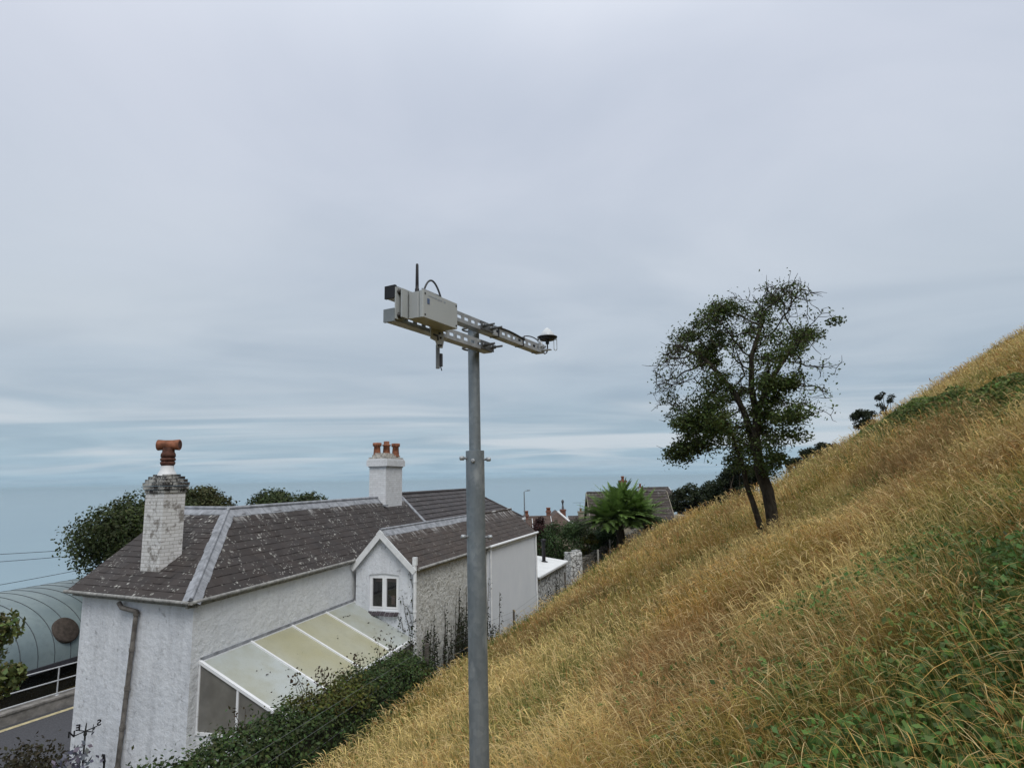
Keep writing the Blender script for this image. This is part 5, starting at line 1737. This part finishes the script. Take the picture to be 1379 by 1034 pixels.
for ch_, d_, ax_l in (('N', -ns_, V3(.9, .4, 0)), ('S', ns_, V3(-.9, -.4, 0)), ('E', ews * .62, V3(-.9, -.3, 0)), ('W', -ews * .62, V3(.5, -.85, 0))):
    cu = bpy.data.curves.new('letter', 'FONT'); cu.body = ch_; cu.size = .17; cu.extrude = .006; cu.offset = .006; cu.align_x = 'CENTER'; cu.align_y = 'CENTER'
    to = bpy.data.objects.new('tmp', cu); COL.objects.link(to); bpy.context.view_layer.update()
    me = bpy.data.meshes.new_from_object(to.evaluated_get(bpy.context.evaluated_depsgraph_get())); bpy.data.objects.remove(to)
    c = wv + d_ * .32 + UP * .05 - wloc(wvt)
    X = unit(ax_l); N_ = np.cross(X, UP)
    R4 = Matrix(((X[0], UP[0], N_[0], c[0]), (X[1], UP[1], N_[1], c[1]), (X[2], UP[2], N_[2], c[2]), (0, 0, 0, 1)))
    me.transform(R4); me.materials.clear(); me.materials.append(M['black'])
    lo_ = bpy.data.objects.new('letter', me); COL.objects.link(lo_); lo_.parent = wvt

# grey shrub and pipe at the foot of the end wall
def low_shrub(px, py, d, w, h, col, name, label, leaf=.09, n=900, cat='shrub'):
    p = at_y(px, py, d); g = gz(p[0], p[1])
    t = thing(name, V3(p[0], p[1], g), label, cat)
    mb = MB(); cs = []; ns = []
    for i in range(14):
        q_ = V3(p[0] + rng.normal() * w * .35, p[1] + rng.normal() * w * .25, p[2] - abs(rng.normal()) * h * .25)
        mb.tube([(p[0] + rng.normal() * .06, p[1], g), (q_ + V3(p[0], p[1], g)) / 2, q_], [.02, .014, .005], 5)
        k = n // 14; c = q_ + rng.normal(size=(k, 3)) * V3(w * .14, w * .14, h * .10); cs.append(c); ns.append(rng.normal(size=(k, 3)) + V3(0, 0, .6))
    mb.build('stems', M['bark'], t); cs = np.concatenate(cs)
    v, q, c = leaves(cs, rng.uniform(.6, 1.3, len(cs)) * leaf, colour(len(cs), col, .35, .12), np.concatenate(ns), .6); np_mesh('foliage', v, q, M['leaf'], c, t)


low_shrub(113, 1030, 13.6, .7, 2.2, (.17, .17, .21), 'grey_shrub', 'grey lilac leaved shrub below the weather vane', .13, 700)
low_shrub(45, 1026, 16.0, 2.0, 1.6, (.045, .040, .022), 'brown_shrub', 'dark brown shrub beside the road in the bottom corner', .11, 2200)
pp_ = at_y(141, 1018, 13.9); pg = gz(pp_[0], pp_[1])
mb = MB(); mb.tube([(pp_[0], pp_[1], pg), (pp_[0], pp_[1], pp_[2] - .12)], .022, 8); mb.tube([(pp_[0], pp_[1], pp_[2] - .12), (pp_[0] - .01, pp_[1], pp_[2] - .06), (pp_[0] - .02, pp_[1], pp_[2] + .02), (pp_[0] - .055, pp_[1] - .02, pp_[2] + .03)], .030, 8)
o = mb.build('standpipe', M['black']); tag(o, 'short black capped pipe standing in front of the end wall', 'pipe')

# ================================================================== MEADOW
def sample(n, dmin, dmax, latmin=-.75, latmax=1.75, pw=.5):
    a, b = dmin ** -pw, dmax ** -pw
    d = (a + rng.random(n) * (b - a)) ** (-1 / pw)
    lat = rng.uniform(latmin, latmax, n)
    return lat * d, d


def meadow_ok(x, y):
    u, v = uv_of(x, y)
    p = np.stack([x, y], 1)
    t = (p - C1[:2]) @ e1[:2]; o1 = (p - C1[:2]) @ n1[:2]; o2 = (p - Ga[:2]) @ nw[:2]; t2 = (p - Ga[:2]) @ ew[:2]
    ok = np.where(t2 < -1.6, o1 > HO + .08 + .45 * rng.random(len(x)), np.where(t2 < 24, o2 > .12, o2 > -1.2 - .25 * (t2 - 24)))
    v0 = np.interp(u, [-9, -4, -2, 0, 2, 6, 12, 20], [45, 40, 33, 27, 20, 23, 31, 42])
    ok &= v < v0 + 14
    edge = np.where(t2 < -1.6, o1 - HO - .55, o2)
    return ok, u, v, edge


def zone(x, y, u, v, edge):
    """greenness 0..1 and brownness of the sward"""
    g = fbm(x * .55 + 3, y * .55, 71, 4)
    g2 = fbm(x * 1.5 + 9, y * 1.1, 73, 3)
    gr = np.clip(np.clip((g - .49) * 6, 0, 1) * .75 + np.clip((g2 - .58) * 7, 0, 1) * .6, 0, .95)
    d = np.hypot(x, y)
    # damp green hollow at the right, close by; bramble band higher up; strip along the walls
    near = np.exp(-(((u - 1.35) / 1.15) ** 2 + ((v - 3.0) / 2.1) ** 2) * .8) * 2.0 * np.clip(fbm(x * 1.3, y * 1.3, 74) * 5 - 1.55, 0, 1)
    band = np.exp(-((u - 5.2 - (v - 13) * .048) / .8) ** 2) * np.clip((v - 7) / 3, 0, 1) * np.clip((30 - v) / 6, 0, 1)
    strip = np.clip(2.3 - (edge + 2.2 * (fbm(x * .9, y * .9, 70) - .5)) / 1.5, 0, 1) * .92 * np.clip((v - 13) / 6, 0.12, 1)
    gr = np.clip(np.maximum.reduce([gr, near, band * .9, strip]), 0, 1)
    br = np.clip((fbm(x * .55 + 11, y * .55, 77, 4) - .46) * 6, 0, 1)
    return gr, br, near, band, strip


GOLD = np.array([.54, .365, .105]); TAN = np.array([.72, .55, .27]); RUST = np.array([.36, .185, .065]); OLIVE = np.array([.27, .24, .050]); GREEN = np.array([.105, .165, .034])


STRAW = np.array([.78, .61, .25]); TANO = np.array([.64, .40, .125]); OLV = np.array([.255, .245, .058]); UMBER = np.array([.25, .135, .062])


def sward(x, y, u, v, edge, br):
    """mixed but patchy colour of the dry sward"""
    sm = lambda q, c, k: np.clip((q - c) * k + .5, 0, 1)[:, None]
    ws = sm(fbm(x * .38 + 2, y * .38, 101, 4) + .12 * np.clip(1 - edge / 6, 0, 1), .50, 7)
    wo = sm(fbm(x * .75 + 8, y * .6, 103, 4), .56, 9)
    wu = sm(fbm(x * .62 + 5, y * .62, 105, 4) + .12 * np.exp(-((u + .8) / 1.3) ** 2 - ((v - 4.2) / 1.6) ** 2), .58, 9)
    c = TANO * (1 - ws) + STRAW * ws
    c = c * (1 - .62 * wo) + OLV * .62 * wo
    return c * (1 - .75 * wu) + UMBER * .75 * wu


def strips(x, y, h, w, lean, curve, T, Wp, tipdroop=None, cols=None):
    """ribbons; T parameter rows, Wp width profile; returns verts, quads, cols"""
    n = len(x); z = ground_z(x, y); m = len(T)
    yaw = rng.uniform(0, PI, n)
    wd = np.stack([np.cos(yaw), np.sin(yaw), np.zeros(n)], 1)
    # lean mostly down the slope (to the left), with plenty of scatter
    la = rng.normal(PI + math.radians(17.5) * -1, 1.0, n)
    ld = np.stack([np.cos(la), np.sin(la), np.zeros(n)], 1)
    V = np.zeros((n, m, 2, 3), np.float32)
    for k, t in enumerate(T):
        c = np.stack([x, y, z], 1) + ld * (h * (lean * t + curve * t ** 2.5))[:, None]
        zz = h * t * np.sqrt(np.clip(1 - (lean * .8) ** 2, .3, 1)) - h * curve * .55 * t ** 4
        if tipdroop is not None and t > .78:
            s = (t - .78) / .22; zz = zz - h * tipdroop * s ** 1.7; c = c + ld * (h * tipdroop * .75 * s)[:, None]
        c[:, 2] += zz
        ww = (w * Wp[k] * .5)[:, None]
        V[:, k, 0] = c - wd * ww; V[:, k, 1] = c + wd * ww
    base = (np.arange(n) * m * 2)[:, None, None]
    k = np.arange(m - 1)[None, :, None] * 2
    Q = (base + k + np.array([0, 1, 3, 2])[None, None, :]).reshape(-1, 4)
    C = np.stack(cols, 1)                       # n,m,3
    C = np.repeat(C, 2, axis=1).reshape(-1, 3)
    return V.reshape(-1, 3), Q, C


def short(x, y):
    """grazed shorter round the foot of the hawthorn"""
    return 1 - .5 * np.exp(-((x - 4.2) / 2.2) ** 2 - ((y - 9.6) / 2.4) ** 2)


def meadow():
    Vs = []; Qs = []; Cs = []; off = 0
    def push(r):
        nonlocal off
        Vs.append(r[0]); Qs.append(r[1] + off); Cs.append(r[2]); off += len(r[0])
    # leaf blades
    x, y = sample(620000, 1.5, 75); ok, u, v, e = meadow_ok(x, y); ok &= np.hypot(x, y) > 1.5
    x, y, u, v, e = x[ok], y[ok], u[ok], v[ok], e[ok]; n = len(x); gr, br, near, band, strip = zone(x, y, u, v, e)
    d = np.hypot(x, y); k = rng.random(n)
    isg = rng.random(n) < gr
    col = np.where((k < .09)[:, None], OLIVE, np.where((k < .19)[:, None], RUST, sward(x, y, u, v, e, br))) * rng.uniform(.55, 1.25, (n, 1))
    rr = rng.random(n) < br * .25; col[rr] = RUST * rng.uniform(.6, 1.2, (rr.sum(), 1))
    col[isg] = GREEN * rng.uniform(.6, 1.35, (isg.sum(), 1)) * np.array([1, 1, 1])
    h = rng.uniform(.13, .38, n) * (1 - .30 * np.clip(1 - e / 1.5, 0, 1)) * (.55 + .9 * fbm(x * .8, y * .8, 81)) * short(x, y); w = np.maximum(.0022, d * .00075) * rng.uniform(.7, 1.3, n)
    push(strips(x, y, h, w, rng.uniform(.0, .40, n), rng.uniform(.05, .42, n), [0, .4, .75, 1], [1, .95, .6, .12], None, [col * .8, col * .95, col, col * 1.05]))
    # flowering stems with nodding heads
    x, y = sample(315000, 1.6, 75); ok, u, v, e = meadow_ok(x, y); ok &= np.hypot(x, y) > 1.7
    x, y, u, v, e = x[ok], y[ok], u[ok], v[ok], e[ok]; gr, br, near, band, strip = zone(x, y, u, v, e)
    keep = rng.random(len(x)) > np.clip(.08 + .62 * near + .5 * band + .85 * strip + .35 * gr, 0, .94); x, y, u, v, gr, br, e = x[keep], y[keep], u[keep], v[keep], gr[keep], br[keep], e[keep]
    n = len(x); d = np.hypot(x, y)
    sw = sward(x, y, u, v, e, br); st = sw * rng.uniform(.65, 1.1, (n, 1)); hd = np.where((rng.random(n) < .30)[:, None], TAN, np.where((rng.random(n) < .25)[:, None], RUST * 1.2, sw * 1.15)) * rng.uniform(.75, 1.15, (n, 1))
    h = rng.uniform(.28, .66, n) * (.60 + .8 * fbm(x * .7, y * .7, 83)) * short(x, y) * (1 - .45 * np.clip(1 - e / 1.5, 0, 1)); w = np.maximum(.0013, d * .00044) * rng.uniform(.8, 1.2, n)
    hw = np.maximum(2.4, 3.4 - d * .05)
    T = [0, .4, .7, .80, .86, .93, 1.0]; base_w = np.ones(n)
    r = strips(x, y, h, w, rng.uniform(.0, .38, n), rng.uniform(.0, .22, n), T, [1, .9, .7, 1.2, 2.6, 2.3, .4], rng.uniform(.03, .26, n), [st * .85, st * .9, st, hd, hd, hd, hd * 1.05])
    push(r)
    # a few long bleached stalks close by
    x, y = sample(300, 2.6, 9); ok, u, v, e = meadow_ok(x, y); x, y = x[ok], y[ok]; n = len(x)
    st = TAN * rng.uniform(.7, 1.1, (n, 1)); h = rng.uniform(.55, .95, n)
    push(strips(x, y, h, np.full(n, .0022), rng.uniform(.1, .65, n), rng.uniform(.0, .35, n), T, [1, .9, .8, .9, 2.6, 2.4, .4], rng.uniform(.02, .2, n), [st * .8, st * .9, st, st, st, st * 1.05, st * 1.05]))
    o = np_mesh('meadow_grass', np.concatenate(Vs), np.concatenate(Qs), M['grass'], np.concatenate(Cs))
    tag(o, 'long dry golden grass with nodding seed heads covering the slope', 'grass', kind='stuff')
    print('grass verts', off)
    # broad leaved weeds low in the sward
    x, y = sample(175000, 1.6, 45); ok, u, v, e = meadow_ok(x, y); ok &= np.hypot(x, y) > 1.7
    x, y, u, v, e = x[ok], y[ok], u[ok], v[ok], e[ok]; gr, br, near, band, strip = zone(x, y, u, v, e)
    spot = np.clip((fbm(x * .8 + 31, y * .8, 91, 3) - .60) * 9, 0, 1)
    pz = np.clip(near * 1.1 + band * .0 + spot * .6 + strip * .25, 0, 1); kp = rng.random(len(x)) < pz
    x, y, near, strip = x[kp], y[kp], near[kp], strip[kp]; n = len(x)
    z = ground_z(x, y) + rng.random(n) ** .7 * (.20 + .36 * fbm(x * 1.8, y * 1.8, 93))
    d = np.hypot(x, y)
    tone = (.6 + .8 * fbm(x * 2.2, y * 2.2, 95))[:, None]
    vv, q, c = leaves(np.stack([x, y, z], 1), np.maximum(rng.uniform(.022, .055, n), d * .0022), colour(n, (.095, .165, .042), .45, .18) * tone, V3(-.25, -.15, .8), .7)
    o = np_mesh('meadow_weeds', vv, q, M['leaf'], c); tag(o, 'low green leafy weeds growing among the dry grass', 'weeds', kind='stuff')
    # bramble band across the upper slope
    n0 = 80000; v = rng.uniform(7, 29, n0); UB = 5.2 + (v - 13) * .048; u = UB + rng.normal(0, .62, n0); x, y = xy_of(u, v)
    f = fbm(x * .55, y * .55, 97, 3); kp = (f > .42) & (y > 3) & (x / y < 1.9); x, y, u, v, f = x[kp], y[kp], u[kp], v[kp], f[kp]; n = len(x)
    hgt = np.clip((f - .38) * 3.4, 0, 1) * np.exp(-((u - UB[kp]) / .9) ** 2) * np.clip((29.5 - v) / 5, .2, 1)
    z = ground_z(x, y) + hgt * .75 * (.35 + .8 * fbm(x * 1.9, y * 1.9, 98)) * rng.random(n) ** .45 + .03
    tone = (.55 + .9 * fbm(x * 1.4, z * 1.6 + y, 99))[:, None]
    vv, q, c = leaves(np.stack([x, y, z], 1), rng.uniform(.05, .10, n), colour(n, (.11, .150, .038), .4, .18) * tone, V3(-.4, -.3, .7), .7)
    o = np_mesh('bramble_thicket', vv, q, M['leaf'], c); tag(o, 'green bramble thicket in a band across the upper slope', 'brambles', kind='stuff')


meadow()

# ================================================================== SKY, SUN, AIR, CAMERA
SUN_EL, SUN_AZ = math.radians(52), math.radians(160)      # azimuth clockwise from +Y (view direction)
world = bpy.data.worlds.new('World'); scene.world = world; world.use_nodes = True
nt = world.node_tree; nt.nodes.clear()
def wn(t, **k):
    n = nt.nodes.new(t)
    for a, b in k.items(): setattr(n, a, b)
    return n
def wl(a, b): nt.links.new(a, b)
out = wn('ShaderNodeOutputWorld'); bg = wn('ShaderNodeBackground'); bg.inputs['Strength'].default_value = 1.0
tc = wn('ShaderNodeTexCoord'); sep = wn('ShaderNodeSeparateXYZ'); wl(tc.outputs['Generated'], sep.inputs[0])
sky = wn('ShaderNodeTexSky', sky_type='NISHITA'); sky.sun_disc = False; sky.sun_elevation = SUN_EL; sky.sun_rotation = SUN_AZ
skd = wn('ShaderNodeMix', data_type='RGBA', blend_type='MULTIPLY'); skd.inputs[0].default_value = 1; wl(sky.outputs[0], skd.inputs[6]); skd.inputs[7].default_value = (.05, .05, .05, 1)
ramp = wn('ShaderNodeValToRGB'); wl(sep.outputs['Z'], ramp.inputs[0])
def s2l(c): return tuple(((x / 255 / 12.92) if x / 255 < .04045 else ((x / 255 + .055) / 1.055) ** 2.4) for x in c)
cr = ramp.color_ramp; cr.interpolation = 'B_SPLINE'
stops = [(0.0, (154, 182, 202)), (.02, (160, 185, 203)), (.05, (167, 188, 203)), (.09, (164, 183, 198)), (.14, (170, 185, 200)), (.20, (182, 194, 207)), (.30, (196, 205, 217)), (.45, (202, 209, 223)), (.62, (204, 210, 225))]
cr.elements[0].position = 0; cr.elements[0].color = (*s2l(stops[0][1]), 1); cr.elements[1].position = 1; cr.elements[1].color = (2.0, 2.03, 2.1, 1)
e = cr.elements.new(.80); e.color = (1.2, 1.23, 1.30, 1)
for p, c in stops[1:]:
    e = cr.elements.new(p); e.color = (*s2l(c), 1)
# cloud deck: direction projected on a high plane
mx = wn('ShaderNodeMath', operation='MAXIMUM'); wl(sep.outputs['Z'], mx.inputs[0]); mx.inputs[1].default_value = 0
ad = wn('ShaderNodeMath', operation='ADD'); wl(mx.outputs[0], ad.inputs[0]); ad.inputs[1].default_value = .055
dv = wn('ShaderNodeVectorMath', operation='DIVIDE'); cmb = wn('ShaderNodeCombineXYZ')
for i in range(3): wl(ad.outputs[0], cmb.inputs[i])
wl(tc.outputs['Generated'], dv.inputs[0]); wl(cmb.outputs[0], dv.inputs[1])
def cloud(scale, rot, det, lo, hi, sc=(1, 1, 1), dist=.0):
    mp = wn('ShaderNodeMapping'); mp.inputs['Rotation'].default_value = (0, 0, rot); mp.inputs['Scale'].default_value = (sc[0], sc[1], 0); wl(dv.outputs[0], mp.inputs[0])
    n = wn('ShaderNodeTexNoise'); n.inputs['Scale'].default_value = scale; n.inputs['Detail'].default_value = det; n.inputs['Roughness'].default_value = .5; n.inputs['Distortion'].default_value = dist; wl(mp.outputs[0], n.inputs['Vector'])
    r = wn('ShaderNodeMapRange'); r.interpolation_type = 'SMOOTHSTEP'; r.inputs[1].default_value = lo; r.inputs[2].default_value = hi; wl(n.outputs['Fac'], r.inputs[0]); return r.outputs[0]
c1 = cloud(.62, .5, 6, .30, .70, (1, 1.25, 1), .6)
c2 = cloud(.27, -.30, 7, .40, .66, (.8, 1.45, 1), 1.2)
def mixc(f, a, b, bt='MIX'):
    m = wn('ShaderNodeMix', data_type='RGBA', blend_type=bt)
    for s, q in ((m.inputs[0], f), (m.inputs[6], a), (m.inputs[7], b)):
        if isinstance(q, (int, float)): s.default_value = q
        elif isinstance(q, tuple): s.default_value = (*q, 1)
        else: wl(q, s)
    return m.outputs[2]
mod = mixc(c1, (.935, .965, .985), (1.14, 1.135, 1.12))
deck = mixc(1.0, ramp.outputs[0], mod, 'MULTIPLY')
lowm = wn('ShaderNodeMapRange'); lowm.inputs[1].default_value = .44; lowm.inputs[2].default_value = .10; wl(sep.outputs['Z'], lowm.inputs[0])
lo2 = wn('ShaderNodeMath', operation='MULTIPLY'); wl(lowm.outputs[0], lo2.inputs[0]); wl(c2, lo2.inputs[1])
hz2 = wn('ShaderNodeMapRange'); hz2.inputs[1].default_value = .0; hz2.inputs[2].default_value = .05; wl(sep.outputs['Z'], hz2.inputs[0])
lo3 = wn('ShaderNodeMath', operation='MULTIPLY'); wl(lo2.outputs[0], lo3.inputs[0]); wl(hz2.outputs[0], lo3.inputs[1])
lo4 = wn('ShaderNodeMath', operation='MULTIPLY'); wl(lo3.outputs[0], lo4.inputs[0]); lo4.inputs[1].default_value = .85
deck = mixc(lo4.outputs[0], deck, s2l((210, 218, 226)))
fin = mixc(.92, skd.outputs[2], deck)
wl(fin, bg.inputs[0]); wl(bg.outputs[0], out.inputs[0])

sd = bpy.data.lights.new('sun', 'SUN'); sd.energy = 1.5; sd.angle = math.radians(25); sd.color = (1, .97, .92)
so = bpy.data.objects.new('sun', sd); COL.objects.link(so)
sv = Vector((math.sin(SUN_AZ) * math.cos(SUN_EL), math.cos(SUN_AZ) * math.cos(SUN_EL), math.sin(SUN_EL)))
so.rotation_euler = sv.to_track_quat('Z', 'Y').to_euler(); so.location = (0, -5, 30)

HAZE = True
if HAZE:
    mb = MB(); mb.box((0, 0, -44), V3(160000, 0, 0), V3(0, 160000, 0), V3(0, 0, 88))
    q = bpy.data.materials.new('air'); q.use_nodes = True; t_ = q.node_tree; t_.nodes.clear(); o_ = t_.nodes.new('ShaderNodeOutputMaterial'); pv = t_.nodes.new('ShaderNodeVolumePrincipled')
    pv.inputs['Color'].default_value = (.66, .85, .96, 1); pv.inputs['Density'].default_value = 6e-5; t_.links.new(pv.outputs[0], o_.inputs['Volume'])
    mb.build('haze', q, label='thin blue haze over the sea', cat='haze', kind='stuff')

cam = bpy.data.cameras.new('camera'); co_ = bpy.data.objects.new('camera', cam); COL.objects.link(co_)
cam.sensor_width = 36; cam.lens = F / 1379 * 36; cam.clip_start = .05; cam.clip_end = 300000
co_.matrix_world = Matrix([[*RC[0], 0], [*RC[1], 0], [*RC[2], 0], [0, 0, 0, 1]])
scene.camera = co_
vs_ = scene.view_settings; vs_.view_transform = 'Standard'; vs_.look = 'None'; vs_.gamma = 1; vs_.exposure = 0; vs_.use_curve_mapping = False
scene.cycles.max_bounces = 6; scene.cycles.transparent_max_bounces = 8
scene.cycles.use_denoising = True
